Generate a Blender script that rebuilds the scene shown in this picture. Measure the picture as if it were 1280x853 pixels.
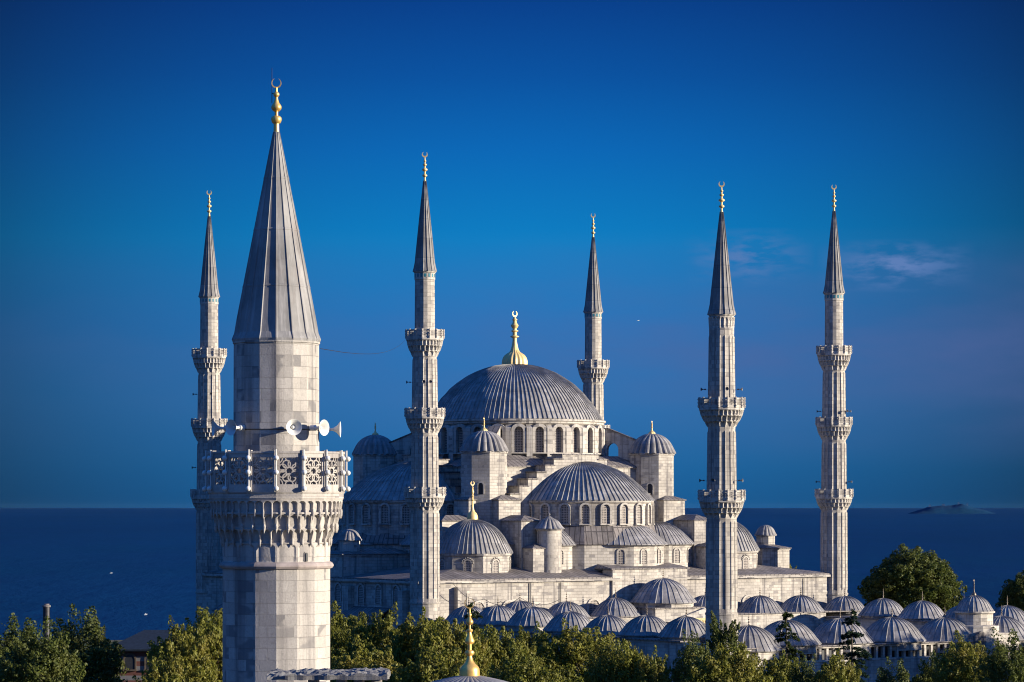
import bpy, bmesh, math, random
from math import sin, cos, pi, radians, sqrt, atan2
random.seed(7)
for o in list(bpy.data.objects): bpy.data.objects.remove(o)
sc = bpy.context.scene
COL = sc.collection

# ------------------------------------------------------------------ camera
F = 3764.0            # focal length in pixels of a 1280 px wide frame
EYE = 633.0           # picture row of the eye level
cam = bpy.data.cameras.new('camera'); co = bpy.data.objects.new('camera', cam); COL.objects.link(co)
co.location = (0, 0, 0); co.rotation_euler = (pi/2, 0, 0)
cam.sensor_width = 36; cam.lens = F/1280*36; cam.shift_y = (EYE-426.5)/1280
cam.clip_start = 1; cam.clip_end = 400000
sc.camera = co
sc.cycles.filter_width = 1.1
sc.render.resolution_x = 1024; sc.render.resolution_y = 682
# ------------------------------------------------------------------ light
PHI = radians(77); ELEV = radians(12)
SUN = (sin(PHI)*cos(ELEV), -cos(PHI)*cos(ELEV), sin(ELEV))
sd = bpy.data.lights.new('sun', 'SUN'); so = bpy.data.objects.new('sun', sd); COL.objects.link(so)
sd.energy = 5.0; sd.angle = radians(0.5); sd.color = (1.0, 0.89, 0.73)
from mathutils import Vector, Matrix, noise
so.rotation_euler = Vector(SUN).to_track_quat('Z', 'Y').to_euler()
so.location = (200, -100, 100)
sc.view_settings.view_transform = 'Standard'; sc.view_settings.look = 'None'
EXPO = 1.0
sc.view_settings.exposure = EXPO; sc.view_settings.gamma = 1; sc.view_settings.use_curve_mapping = False

w = bpy.data.worlds.new('World'); sc.world = w; w.use_nodes = True
nt = w.node_tree; N = nt.nodes; L = nt.links
bg = N['Background']; bg.inputs['Strength'].default_value = 0.1
sky = N.new('ShaderNodeTexSky'); sky.sky_type = 'NISHITA'; sky.sun_disc = False
sky.sun_elevation = ELEV; sky.sun_rotation = atan2(SUN[0], SUN[1])
sky.air_density = 1.0; sky.dust_density = 0.3; sky.ozone_density = 3.0
tc = N.new('ShaderNodeTexCoord'); sep = N.new('ShaderNodeSeparateXYZ'); L.new(tc.outputs['Generated'], sep.inputs[0])
mr = N.new('ShaderNodeMapRange'); L.new(sep.outputs['Z'], mr.inputs[0])
mr.inputs[1].default_value = 0.0; mr.inputs[2].default_value = 0.5
rmp = N.new('ShaderNodeValToRGB'); L.new(mr.outputs[0], rmp.inputs[0])
def s2l(c):
    return tuple(((v/255/12.92) if v/255 <= .04045 else ((v/255+.055)/1.055)**2.4) for v in c)
SKYS = [(0.0, (10, 88, 146)), (0.03, (22, 100, 160)), (0.07, (32, 110, 174)), (0.12, (24, 114, 184)), (0.176, (0, 122, 190)), (0.235, (0, 100, 178)),
        (0.283, (0, 79, 157)), (0.336, (0, 58, 134)), (0.45, (0, 80, 185)), (1.0, (0, 108, 222))]
K = 10/(2**EXPO)
el = rmp.color_ramp.elements
for i, (p, c) in enumerate(SKYS):
    e = el[i] if i < 2 else el.new(p)
    e.position = p
    lc = s2l(c); e.color = (lc[0], lc[1], lc[2], 1)
el[1].position = SKYS[1][0]
def vmath(nt, op, a, b=None):
    n = nt.nodes.new('ShaderNodeVectorMath'); n.operation = op
    for i, v in enumerate((a, b)):
        if v is None: continue
        if isinstance(v, (tuple, float, int)): n.inputs['Scale' if (op == 'SCALE' and i == 1) else i].default_value = v
        else: nt.links.new(v, n.inputs['Scale' if (op == 'SCALE' and i == 1) else i])
    return n.outputs[0]
def math1(nt, op, a, b=None, c=None, clamp=False):
    n = nt.nodes.new('ShaderNodeMath'); n.operation = op; n.use_clamp = clamp
    for i, v in enumerate((a, b, c)):
        if v is None: continue
        if isinstance(v, (float, int)): n.inputs[i].default_value = v
        else: nt.links.new(v, n.inputs[i])
    return n.outputs[0]
def mixc(nt, fac, a, b, mode='MIX'):
    n = nt.nodes.new('ShaderNodeMix'); n.data_type = 'RGBA'; n.blend_type = mode
    for k, v in ((0, fac), (6, a), (7, b)):
        if isinstance(v, (float, int)): n.inputs[k].default_value = v
        elif isinstance(v, tuple): n.inputs[k].default_value = v if len(v) == 4 else (*v, 1)
        else: nt.links.new(v, n.inputs[k])
    return n.outputs[2]
# deep polarised blue of the evening sky, lens-vignette darkening painted in at the sides of the view
az = math1(nt, 'DIVIDE', sep.outputs['X'], 0.17)
az2 = math1(nt, 'MINIMUM', math1(nt, 'MULTIPLY', az, az), 1.0)
dim0 = math1(nt, 'MULTIPLY_ADD', az2, -0.60, 1.05)
side = N.new('ShaderNodeMapRange'); side.interpolation_type = 'SMOOTHSTEP'; L.new(sep.outputs['Y'], side.inputs[0])
side.inputs[1].default_value = .9; side.inputs[2].default_value = .1; side.inputs[3].default_value = 0; side.inputs[4].default_value = 1
dim = math1(nt, 'ADD', math1(nt, 'MULTIPLY', dim0, math1(nt, 'SUBTRACT', 1.0, side.outputs[0])), math1(nt, 'MULTIPLY', side.outputs[0], .85))
grad = mixc(nt, math1(nt, 'MULTIPLY', side.outputs[0], .3), vmath(nt, 'SCALE', rmp.outputs[0], dim), tuple(v*1.5 for v in s2l((62, 104, 168)))); grad = vmath(nt, 'SCALE', grad, K)
# thin evening cloud wisps low in the sky
mp = N.new('ShaderNodeMapping'); L.new(tc.outputs['Generated'], mp.inputs[0]); mp.inputs['Scale'].default_value = (34, 34, 120)
mp.inputs['Location'].default_value = (0.6, 0, 0.3)
no = N.new('ShaderNodeTexNoise'); L.new(mp.outputs[0], no.inputs[0]); no.inputs['Detail'].default_value = 7; no.inputs['Scale'].default_value = 2.0; no.inputs['Roughness'].default_value = .6
cm = N.new('ShaderNodeMapRange'); L.new(no.outputs[0], cm.inputs[0]); cm.inputs[1].default_value = .42; cm.inputs[2].default_value = .6
def band(src, c, wd):
    d = math1(nt, 'ABSOLUTE', math1(nt, 'SUBTRACT', src, c)); return math1(nt, 'SUBTRACT', 1.0, math1(nt, 'DIVIDE', d, wd), clamp=True)
cmask = math1(nt, 'MULTIPLY', band(sep.outputs['Z'], .079, .009), band(sep.outputs['X'], .126, .026))
cmask2 = math1(nt, 'MULTIPLY', band(sep.outputs['Z'], .082, .010), band(sep.outputs['X'], .078, .022))
cmk = math1(nt, 'ADD', cmask, math1(nt, 'MULTIPLY', cmask2, .7))
cfac = math1(nt, 'MULTIPLY', math1(nt, 'MULTIPLY', cm.outputs[0], cmk), 1.3, clamp=True)
haze_n = N.new('ShaderNodeTexNoise'); L.new(mp.outputs[0], haze_n.inputs[0]); haze_n.inputs['Scale'].default_value = .7; haze_n.inputs['Detail'].default_value = 5
hzb = math1(nt, 'MULTIPLY', band(sep.outputs['Z'], .052, .04), math1(nt, 'MULTIPLY', haze_n.outputs[0], math1(nt, 'MULTIPLY_ADD', sep.outputs['X'], 2.6, .6)))
skymix = mixc(nt, 0.99, sky.outputs[0], grad)
PALE = tuple(v*K for v in s2l((92, 126, 182)))
HZ = tuple(v*K for v in s2l((84, 102, 156)))
c1 = mixc(nt, hzb, skymix, HZ)
c2 = mixc(nt, cfac, c1, PALE)
L.new(c2, bg.inputs['Color'])

# ------------------------------------------------------------------ helpers
def tag(o, label=None, cat=None, group=None, kind=None):
    if label: o['label'] = label
    if cat: o['category'] = cat
    if group: o['group'] = group
    if kind: o['kind'] = kind
    return o
def empty(name, loc=(0, 0, 0), rz=0):
    o = bpy.data.objects.new(name, None); COL.objects.link(o); o.location = loc; o.rotation_euler = (0, 0, rz); return o
def uvpass(me, jit=True):
    uv = me.uv_layers.new(name='UVMap').data
    for p in me.polygons:
        n = p.normal
        h = sqrt(n.x*n.x+n.y*n.y)
        if h < .02: t = Vector((1, 0, 0))
        else: t = Vector((-n.y/h, n.x/h, 0))
        s = n.cross(t)
        off = round(atan2(n.y, n.x)*8)*3.37 if (jit and h > .3) else 0
        for li in p.loop_indices:
            v = me.vertices[me.loops[li].vertex_index].co
            uv[li].uv = (v.dot(t)+off, v.dot(s))
class MB:
    def __init__(s): s.v = []; s.f = []; s.m = []; s.mi = 0
    def add(s, vs, fs):
        b = len(s.v); s.v += [tuple(x) for x in vs]; s.f += [tuple(i+b for i in f) for f in fs]; s.m += [s.mi]*len(fs); return s
    def box(s, x0, x1, y0, y1, z0, z1):
        return s.add([(x0,y0,z0),(x1,y0,z0),(x1,y1,z0),(x0,y1,z0),(x0,y0,z1),(x1,y0,z1),(x1,y1,z1),(x0,y1,z1)],
                     [(0,3,2,1),(4,5,6,7),(0,1,5,4),(1,2,6,5),(2,3,7,6),(3,0,4,7)])
    def prism(s, poly, z0, z1, ztop=None):
        n = len(poly)
        zs = ztop or [z1]*n
        vs = [(x, y, z0) for x, y in poly]+[(x, y, zs[i]) for i, (x, y) in enumerate(poly)]
        fs = [tuple(range(n-1, -1, -1)), tuple(range(n, 2*n))]+[(i, (i+1) % n, (i+1) % n+n, i+n) for i in range(n)]
        return s.add(vs, fs)
    def loft(s, rings, cap0=True, cap1=True, closed=True):
        n = len(rings[0]); vs = [p for r in rings for p in r]; fs = []
        for j in range(len(rings)-1):
            for i in range(n if closed else n-1):
                k = (i+1) % n
                fs.append((j*n+i, j*n+k, (j+1)*n+k, (j+1)*n+i))
        if cap0: fs.append(tuple(range(n-1, -1, -1)))
        if cap1: fs.append(tuple(range((len(rings)-1)*n, len(rings)*n)))
        return s.add(vs, fs)
    def lathe(s, cx, cy, prof, n=24, ph=0.0, a0=None, a1=None, rad=None, cap0=True, cap1=True):
        """prof: list of (r, z); rad(k, phi, r, z) -> r"""
        closed = a0 is None
        if closed: A = [ph+2*pi*i/n for i in range(n)]
        else: A = [a0+(a1-a0)*i/n for i in range(n+1)]
        rings = []
        for r, z in prof:
            rings.append([(cx+(rad(a, r, z) if rad else r)*cos(a), cy+(rad(a, r, z) if rad else r)*sin(a), z) for a in A])
        return s.loft(rings, cap0, cap1, True)
    def hip(s, x0, x1, y0, y1, z0, dz, eave=.12, th=.1):
        x0 -= eave; x1 += eave; y0 -= eave; y1 += eave
        s.box(x0, x1, y0, y1, z0, z0+th)
        w = min(x1-x0, y1-y0)/2*.96; z = z0+th+.003
        q = [(x0,y0,z),(x1,y0,z),(x1,y1,z),(x0,y1,z)]
        r = [(x0+w,y0+w,z+dz),(x1-w,y0+w,z+dz),(x1-w,y1-w,z+dz),(x0+w,y1-w,z+dz)]
        return s.add(q+r, [(0,1,5,4),(1,2,6,5),(2,3,7,6),(3,0,4,7),(4,5,6,7)])
    def tube(s, pts, r, n=6):
        pts = [Vector(p) for p in pts]; rings = []
        for i, p in enumerate(pts):
            d = (pts[min(i+1, len(pts)-1)]-pts[max(i-1, 0)]).normalized()
            u = d.cross(Vector((0, .3, 1))).normalized(); v = d.cross(u)
            rr = r[i] if isinstance(r, (list, tuple)) else r
            rings.append([tuple(p+(u*cos(2*pi*k/n)+v*sin(2*pi*k/n))*rr) for k in range(n)])
        return s.loft(rings)
    def sphere(s, c, r, n=10, m=6):
        prof = [(max(r*sin(pi*j/m), r*.01), c[2]-r*cos(pi*j/m)) for j in range(m+1)]
        return s.lathe(c[0], c[1], prof, n)
    def xform(s, f):
        s.v = [f(p) for p in s.v]; return s
    def build(s, name, mat, parent=None, smooth=False, loc=None, rz=0):
        me = bpy.data.meshes.new(name); me.from_pydata(s.v, [], s.f); me.update()
        mats = mat if isinstance(mat, (list, tuple)) else [mat]
        for m in mats: me.materials.append(m)
        if len(mats) > 1: me.polygons.foreach_set('material_index', s.m)
        bm = bmesh.new(); bm.from_mesh(me); bmesh.ops.recalc_face_normals(bm, faces=bm.faces); bm.to_mesh(me); bm.free(); me.update()
        uvpass(me)
        if smooth:
            me.polygons.foreach_set('use_smooth', [True]*len(me.polygons))
            try: me.set_sharp_from_angle(angle=radians(40))
            except Exception: pass
        o = bpy.data.objects.new(name, me); COL.objects.link(o)
        if parent: o.parent = parent
        if loc: o.location = loc
        o.rotation_euler = (0, 0, rz)
        return o
def copy_tree(o, parent=None):
    c = o.copy(); COL.objects.link(c)
    c.parent = parent
    for ch in [x for x in COL.objects if x.parent == o]: copy_tree(ch, c)
    return c

# ------------------------------------------------------------------ materials
def newmat(name, rough=.8, metal=0, spec=.3):
    m = bpy.data.materials.new(name); m.use_nodes = True
    b = m.node_tree.nodes['Principled BSDF']; b.inputs['Roughness'].default_value = rough
    b.inputs['Metallic'].default_value = metal; b.inputs['Specular IOR Level'].default_value = spec
    return m, m.node_tree, b
def noiseN(nt, vec, scale, detail=4, rough=.55):
    n = nt.nodes.new('ShaderNodeTexNoise'); n.inputs['Scale'].default_value = scale; n.inputs['Detail'].default_value = detail
    n.inputs['Roughness'].default_value = rough
    if vec is not None: nt.links.new(vec, n.inputs['Vector'])
    return n.outputs[0]
def mapr(nt, v, a, b, c=0., d=1.):
    n = nt.nodes.new('ShaderNodeMapRange'); nt.links.new(v, n.inputs[0])
    for i, x in enumerate((a, b, c, d)): n.inputs[i+1].default_value = x
    return n.outputs[0]
def mapping(nt, vec, sc_=(1, 1, 1), loc=(0, 0, 0)):
    n = nt.nodes.new('ShaderNodeMapping'); nt.links.new(vec, n.inputs[0]); n.inputs['Scale'].default_value = sc_; n.inputs['Location'].default_value = loc
    return n.outputs[0]
def bump(nt, b, h, dist=.02, strength=.6):
    n = nt.nodes.new('ShaderNodeBump'); n.inputs['Distance'].default_value = dist; n.inputs['Strength'].default_value = strength
    nt.links.new(h, n.inputs['Height']); nt.links.new(n.outputs[0], b.inputs['Normal'])
def stone(name, base, bw, bh, var=.35, stain=.5, dark=(.17, .16, .16), mortar=.018, darkf=.62, moss=0.):
    m, nt, b = newmat(name, .88, 0, .2)
    tc = nt.nodes.new('ShaderNodeTexCoord'); uv = tc.outputs['UV']; ob = tc.outputs['Object']
    def brick(c1, c2, mo, wj=1.):
        n = nt.nodes.new('ShaderNodeTexBrick'); nt.links.new(uv, n.inputs['Vector'])
        n.inputs['Color1'].default_value = (*c1, 1); n.inputs['Color2'].default_value = (*c2, 1); n.inputs['Mortar'].default_value = (*mo, 1)
        n.inputs['Scale'].default_value = 1; n.inputs['Mortar Size'].default_value = mortar; n.inputs['Mortar Smooth'].default_value = .2
        n.inputs['Brick Width'].default_value = bw; n.inputs['Row Height'].default_value = bh; n.inputs['Bias'].default_value = 0
        n.offset = .43
        return n
    br = brick((0, 0, 0), (1, 1, 1), (.45, .45, .45))
    v = br.outputs['Color']
    lo = tuple(x*(1-var) for x in base); hi = tuple(min(x*(1+var*.45), .9) for x in base)
    c = mixc(nt, v, lo, hi)
    # a few blocks much greyer
    dk = mapr(nt, v, darkf*.2, 0.0)
    dn = noiseN(nt, mapping(nt, ob, (1.1/bw, 1.1/bw, .9/bh)), 1.0, 1)
    dsel = math1(nt, 'MULTIPLY', mapr(nt, v, .24, .16), mapr(nt, dn, .42, .52))
    c = mixc(nt, dsel, c, dark)
    c = mixc(nt, mapr(nt, br.outputs['Fac'], 0, 1, 0, .8), c, tuple(x*.42 for x in base))
    # weathering: fine grain, big patches, vertical streaks
    g = noiseN(nt, ob, 6/bh if bh < .5 else 14, 6, .7)
    c = mixc(nt, mapr(nt, g, .3, .75, .0, .55), c, tuple(x*.55 for x in base), 'MIX')
    pit = noiseN(nt, mapping(nt, ob, (1, 1, 1.6)), 2.2/bh if bh < .5 else 4.0, 7, .75)
    c = mixc(nt, mapr(nt, pit, .52, .66, 0, .38), c, tuple(x*.45 for x in base))
    pt = noiseN(nt, ob, .16, 5, .65)
    c = mixc(nt, mapr(nt, pt, .45, .70, 0, .6*stain), c, (.17, .155, .145))
    st = noiseN(nt, mapping(nt, ob, (1.6, 1.6, .06)), 1.0, 4, .6)
    c = mixc(nt, mapr(nt, st, .53, .68, 0, .85*stain), c, (.13, .12, .12))
    if moss: c = mixc(nt, mapr(nt, noiseN(nt, ob, 2.3, 5), .5, .7, 0, moss), c, (.08, .10, .05))
    nt.links.new(c, b.inputs['Base Color'])
    hgt = math1(nt, 'ADD', math1(nt, 'MULTIPLY', br.outputs['Fac'], -1.0), math1(nt, 'MULTIPLY', g, .8))
    bump(nt, b, hgt, .025, .8)
    return m
M = {}
M['stone'] = stone('pale_ashlar_stone', (.52, .48, .42), .85, .42, .26, .95, (.26, .24, .23))
M['stone_fine'] = stone('pale_trim_stone', (.54, .50, .44), 1.3, .6, .18, .7)
M['shaft'] = stone('minaret_stone', (.50, .46, .40), .9, .5, .30, .95, (.26, .24, .23))
M['fstone'] = stone('weathered_minaret_stone', (.52, .485, .435), .62, .34, .20, .85, (.19, .185, .185), .004)
M['fcarved'] = stone('carved_minaret_stone', (.52, .48, .43), 3, .9, .12, .7, (.3, .28, .27), .004)
def lead(name, seams=True, base=(.20, .185, .20), bw=.78, bh=2.4, lap=0.):
    m, nt, b = newmat(name, .62, .0, .22)
    tc = nt.nodes.new('ShaderNodeTexCoord'); uv = tc.outputs['UV']; ob = tc.outputs['Object']
    n1 = noiseN(nt, ob, .55, 5, .65)
    c = mixc(nt, mapr(nt, n1, .35, .7), tuple(x*.72 for x in base), tuple(min(1, x*1.45) for x in base))
    st = noiseN(nt, mapping(nt, uv, (5.5, .35, 1)), 1.0, 5, .7)
    c = mixc(nt, mapr(nt, st, .5, .75, 0, .7), c, tuple(min(1, x*2.0) for x in base))
    ru = noiseN(nt, mapping(nt, ob, (1.3, 1.3, .5), (5, 3, 1)), 1.0, 5, .65)
    c = mixc(nt, mapr(nt, ru, .56, .76, 0, .45), c, (.15, .10, .08))
    h = math1(nt, 'MULTIPLY', st, .3)
    if seams:
        n = nt.nodes.new('ShaderNodeTexBrick'); nt.links.new(uv, n.inputs['Vector']); n.offset = .0
        n.inputs['Scale'].default_value = 1; n.inputs['Mortar Size'].default_value = .07; n.inputs['Brick Width'].default_value = bw; n.inputs['Row Height'].default_value = bh
        n.inputs['Color1'].default_value = (.8, .8, .8, 1); n.inputs['Color2'].default_value = (1.1, 1.1, 1.1, 1); n.inputs['Mortar'].default_value = (.32, .32, .34, 1)
        c = mixc(nt, .9, c, n.outputs['Color'], 'MULTIPLY')
        h = math1(nt, 'ADD', h, n.outputs['Fac'])
    if lap:
        sp = nt.nodes.new('ShaderNodeSeparateXYZ'); nt.links.new(ob, sp.inputs[0])
        fr = math1(nt, 'FRACT', math1(nt, 'DIVIDE', sp.outputs['Z'], lap))
        cb = nt.nodes.new('ShaderNodeCombineXYZ'); fl = math1(nt, 'FLOOR', math1(nt, 'DIVIDE', sp.outputs['Z'], lap))
        nt.links.new(math1(nt, 'MULTIPLY', sp.outputs['X'], .9), cb.inputs[0]); nt.links.new(math1(nt, 'MULTIPLY', sp.outputs['Y'], .9), cb.inputs[1]); nt.links.new(math1(nt, 'MULTIPLY', fl, 7.3), cb.inputs[2])
        pn = noiseN(nt, cb.outputs[0], 1.0, 2, .5)
        c = mixc(nt, mapr(nt, pn, .38, .62, .0, .55), c, tuple(x*.55 for x in base))
        ln = mapr(nt, fr, .0, .05, 1, 0)
        c = mixc(nt, math1(nt, 'MULTIPLY', ln, .55), c, (.05, .05, .06))
    nt.links.new(c, b.inputs['Base Color']); bump(nt, b, h, .05, .8)
    nt.links.new(mapr(nt, n1, .3, .7, .55, .75), b.inputs['Roughness'])
    return m
M['lead'] = lead('lead_roof_sheets', True, (.17, .152, .143))
M['dome'] = lead('ribbed_lead_dome', False, (.27, .26, .25), lap=1.45)
M['sdome'] = lead('small_lead_dome', False, (.235, .225, .22), lap=1.1)
M['spire'] = lead('lead_spire', False, (.22, .212, .205), lap=2.6)
M['fspire'] = lead('near_lead_spire', False, (.20, .195, .19), lap=0)
def simple(name, col, rough=.6, metal=0, spec=.4, nz=.25, scale=3.):
    m, nt, b = newmat(name, rough, metal, spec)
    tc = nt.nodes.new('ShaderNodeTexCoord')
    n = noiseN(nt, tc.outputs['Object'], scale, 5, .6)
    c = mixc(nt, mapr(nt, n, .3, .7), tuple(x*(1-nz) for x in col), tuple(min(1, x*(1+nz)) for x in col))
    nt.links.new(c, b.inputs['Base Color']); bump(nt, b, n, .01, .4)
    return m
M['gold'] = simple('gilded_copper', (.80, .50, .15), .38, .6, .5, .22, 4)
M['gold_far'] = simple('bright_gilding', (.72, .52, .22), .5, .3, .5, .12, 1)
M['bronze'] = simple('dull_bronze', (.16, .13, .10), .5, .5, .4, .3, 4)
M['iron'] = simple('dark_iron', (.03, .03, .035), .5, .3, .4)
M['white'] = simple('white_enamel', (.62, .61, .57), .45, 0, .5, .06, 6)
M['horn_in'] = simple('horn_grey', (.10, .10, .11), .5)
M['dark'] = simple('dark_opening', (.02, .022, .026), .6)
def grille():
    m, nt, b = newmat('window_grille', .8, 0, .2)
    tc = nt.nodes.new('ShaderNodeTexCoord')
    v = nt.nodes.new('ShaderNodeTexVoronoi'); v.inputs['Scale'].default_value = 4.2; nt.links.new(tc.outputs['UV'], v.inputs['Vector']); v.inputs['Randomness'].default_value = .12
    f = mapr(nt, v.outputs['Distance'], .30, .40)
    nt.links.new(mixc(nt, f, (.035, .037, .045), (.36, .32, .28)), b.inputs['Base Color']); return m
M['grille'] = grille()
M['bark'] = simple('bark', (.10, .08, .06), .9, 0, .1, .35, 2)
M['boat'] = simple('boat_paint', (.30, .33, .36), .5)
def ground_mat():
    m, nt, b = newmat('park_ground', .95, 0, .1)
    tc = nt.nodes.new('ShaderNodeTexCoord'); n = noiseN(nt, tc.outputs['Object'], .05, 6); n2 = noiseN(nt, tc.outputs['Object'], 1.2, 5)
    c = mixc(nt, mapr(nt, n, .4, .6), (.05, .065, .025), (.16, .14, .10)); c = mixc(nt, mapr(nt, n2, .3, .7, 0, .5), c, (.03, .04, .015))
    nt.links.new(c, b.inputs['Base Color']); return m
M['ground'] = ground_mat()
def sea_mat():
    m, nt, b = newmat('sea_water', .5, 0, .10)
    tc = nt.nodes.new('ShaderNodeTexCoord'); ob = tc.outputs['Object']
    n1 = noiseN(nt, mapping(nt, ob, (.0006, .00012, 1)), 1., 6, .7)
    n2 = noiseN(nt, mapping(nt, ob, (.025, .006, 1)), 1., 6, .75)
    c = mixc(nt, mapr(nt, n1, .35, .65), (.0, .020, .050), (.0, .036, .080))
    n3 = noiseN(nt, mapping(nt, ob, (.003, .0011, 1)), 1., 5, .7)
    c = mixc(nt, mapr(nt, n3, .4, .65, 0, .4), c, (.004, .034, .11))
    c = mixc(nt, mapr(nt, n2, .3, .75, 0, .55), c, (.0, .009, .042))
    nt.links.new(c, b.inputs['Base Color'])
    bump(nt, b, n2, 6, .6); return m
M['sea'] = sea_mat()
def leafmat(name, a, b_, c_):
    m, nt, b = newmat(name, .55, 0, .25)
    tc = nt.nodes.new('ShaderNodeTexCoord'); ob = tc.outputs['Object']
    g = nt.nodes.new('ShaderNodeNewGeometry')
    c = mixc(nt, g.outputs['Random Per Island'], a, b_)
    n = noiseN(nt, ob, .45, 3)
    c = mixc(nt, mapr(nt, n, .42, .66, 0, .8), c, c_)
    oi = nt.nodes.new('ShaderNodeObjectInfo')
    c = mixc(nt, math1(nt, 'MULTIPLY', oi.outputs['Random'], .45), c, (.10, .12, .018))
    nt.links.new(c, b.inputs['Base Color'])
    tr = nt.nodes.new('ShaderNodeBsdfTranslucent'); nt.links.new(c, tr.inputs['Color'])
    mx = nt.nodes.new('ShaderNodeMixShader'); mx.inputs[0].default_value = .36
    out = nt.nodes['Material Output']
    nt.links.new(b.outputs[0], mx.inputs[1]); nt.links.new(tr.outputs[0], mx.inputs[2]); nt.links.new(mx.outputs[0], out.inputs['Surface'])
    return m
M['leaf'] = leafmat('broad_leaves', (.085, .105, .014), (.25, .24, .034), (.18, .145, .028))
M['leaf_dark'] = leafmat('dark_leaves', (.04, .065, .014), (.11, .13, .025), (.08, .08, .02))
M['needle'] = leafmat('conifer_needles', (.015, .035, .018), (.040, .065, .030), (.02, .04, .02))

# ------------------------------------------------------------------ setting: ground, sea, island
GZ = -24.0
bmg = MB()
xs = [-700, -350, -150, 0, 150, 350, 700]
rings = [(-60, GZ), (200, GZ), (540, GZ), (600, GZ-6), (760, -64)]
vs = [(x*(1+max(0, y)/2000), y, z) for y, z in rings for x in xs]
fs = [(j*7+i, j*7+i+1, (j+1)*7+i+1, (j+1)*7+i) for j in range(4) for i in range(6)]
bmg.add(vs, fs); tag(bmg.build('ground', M['ground']), kind='structure')
s = MB(); s.add([(-90000, 500, -62), (90000, 500, -62), (90000, 100000, -62), (-90000, 100000, -62)], [(0, 1, 2, 3)])
tag(s.build('sea', M['sea']), kind='structure')

isl = MB(); D = 25000; pxm = D/F
gx, gy = 60, 12
vs = []
for j in range(gy+1):
    for i in range(gx+1):
        u = i/gx; v = j/gy
        env = (sin(pi*u)**.7)*sin(pi*v)**.5
        hgt = env*(70+16*math.exp(-((u-.60)/.12)**2)+9*math.exp(-((u-.25)/.1)**2)+10*noise.noise(Vector((u*7, v*3, 2)))+7*noise.noise(Vector((u*22, v*9, 5))))
        vs.append(((1138+105*u-640)*pxm, D-200+v*500, -66+hgt))
isl.add(vs, [(j*(gx+1)+i, j*(gx+1)+i+1, (j+1)*(gx+1)+i+1, (j+1)*(gx+1)+i) for j in range(gy) for i in range(gx)])
M['isle'] = simple('haze_blue_island', (.003, .036, .085), .95, 0, .1, .2, .01)  # blue of the distance haze is mixed into the island colour
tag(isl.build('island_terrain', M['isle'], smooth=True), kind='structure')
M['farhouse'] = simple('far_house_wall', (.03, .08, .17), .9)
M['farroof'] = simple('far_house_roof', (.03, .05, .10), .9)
for k, (px, py, wd, ht, lb) in enumerate([(1163, 632.2, 16, 8, 'small pale house nearest the left end of the far island'), (1180, 631.4, 26, 9, 'wide pale house left of the island summit'),
                                   (1199, 630, 14, 15, 'tall pale house on the summit of the far island'), (1210, 631, 14, 10, 'narrow pale house right of the island summit')]):
    e = empty('island_house', ((px-640)*pxm, D+40, (632-py)*pxm+3)); tag(e, lb, 'house', 'houses on the far island')
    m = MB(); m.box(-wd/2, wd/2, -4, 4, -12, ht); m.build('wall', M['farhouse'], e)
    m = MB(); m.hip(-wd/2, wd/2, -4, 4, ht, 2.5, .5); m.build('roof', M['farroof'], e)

# ------------------------------------------------------------------ finials, domes
def crescent(mb, cx, cy, cz, R, t, gap=.35, n=28, th=.6):
    """an upward opening crescent in the XZ plane"""
    rings = []
    for i in range(n+1):
        a = pi/2+gap+(2*pi-2*gap)*i/n
        w = t*(.12+.88*sin(pi*i/n)**.8)
        ro, ri = R, R-w
        rings.append([(cx+ro*cos(a), cy-t*th/2, cz+ro*sin(a)), (cx+ro*cos(a), cy+t*th/2, cz+ro*sin(a)), (cx+ri*cos(a), cy+t*th/2, cz+ri*sin(a)), (cx+ri*cos(a), cy-t*th/2, cz+ri*sin(a))])
    mb.loft(rings)
def bead(r0, z, r, h, n=5):
    """bulge on a stem of radius r0"""
    return [(r0+(r-r0)*sin(pi*i/n), z-h/2+h*i/n) for i in range(n+1)]
def finial_mb(mb, x, y, z0, H, R, ribbed=True):
    """Ottoman alem: fluted bell, stacked beads, crescent.  R = bell radius, H = height"""
    st = R*.17
    prof = [(R, z0), (R*1.0, z0+H*.04), (R*.97, z0+H*.085), (R*.90, z0+H*.13), (R*.78, z0+H*.17), (R*.60, z0+H*.20), (R*.42, z0+H*.225), (R*.30, z0+H*.27), (R*.22, z0+H*.34), (R*.17, z0+H*.42)]
    prof += bead(st, z0+H*.50, R*.36, H*.045)+bead(st, z0+H*.60, R*.30, H*.035)+[(st*.9, z0+H*.64), (R*.26, z0+H*.67), (R*.31, z0+H*.70), (R*.18, z0+H*.74)]
    prof += bead(st*.8, z0+H*.80, R*.22, H*.03)+[(st*.6, z0+H*.84), (.02, z0+H*.85)]
    mb.lathe(x, y, prof, 90, rad=(lambda a, r, z: r*(1+.045*cos(18*a)) if z < z0+H*.4 else r) if ribbed else None)
    crescent(mb, x, y, z0+H*.905, H*.055, H*.022, .4)
def small_finial(mb, x, y, z0, H, R):
    prof = [(R, z0), (R*.9, z0+H*.06), (R*.35, z0+H*.18)]+bead(R*.22, z0+H*.34, R*.62, H*.12)+bead(R*.2, z0+H*.55, R*.5, H*.1)+bead(R*.15, z0+H*.72, R*.4, H*.08)+[(R*.12, z0+H*.85), (.01, z0+H)]
    mb.lathe(x, y, prof, 10)
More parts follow.
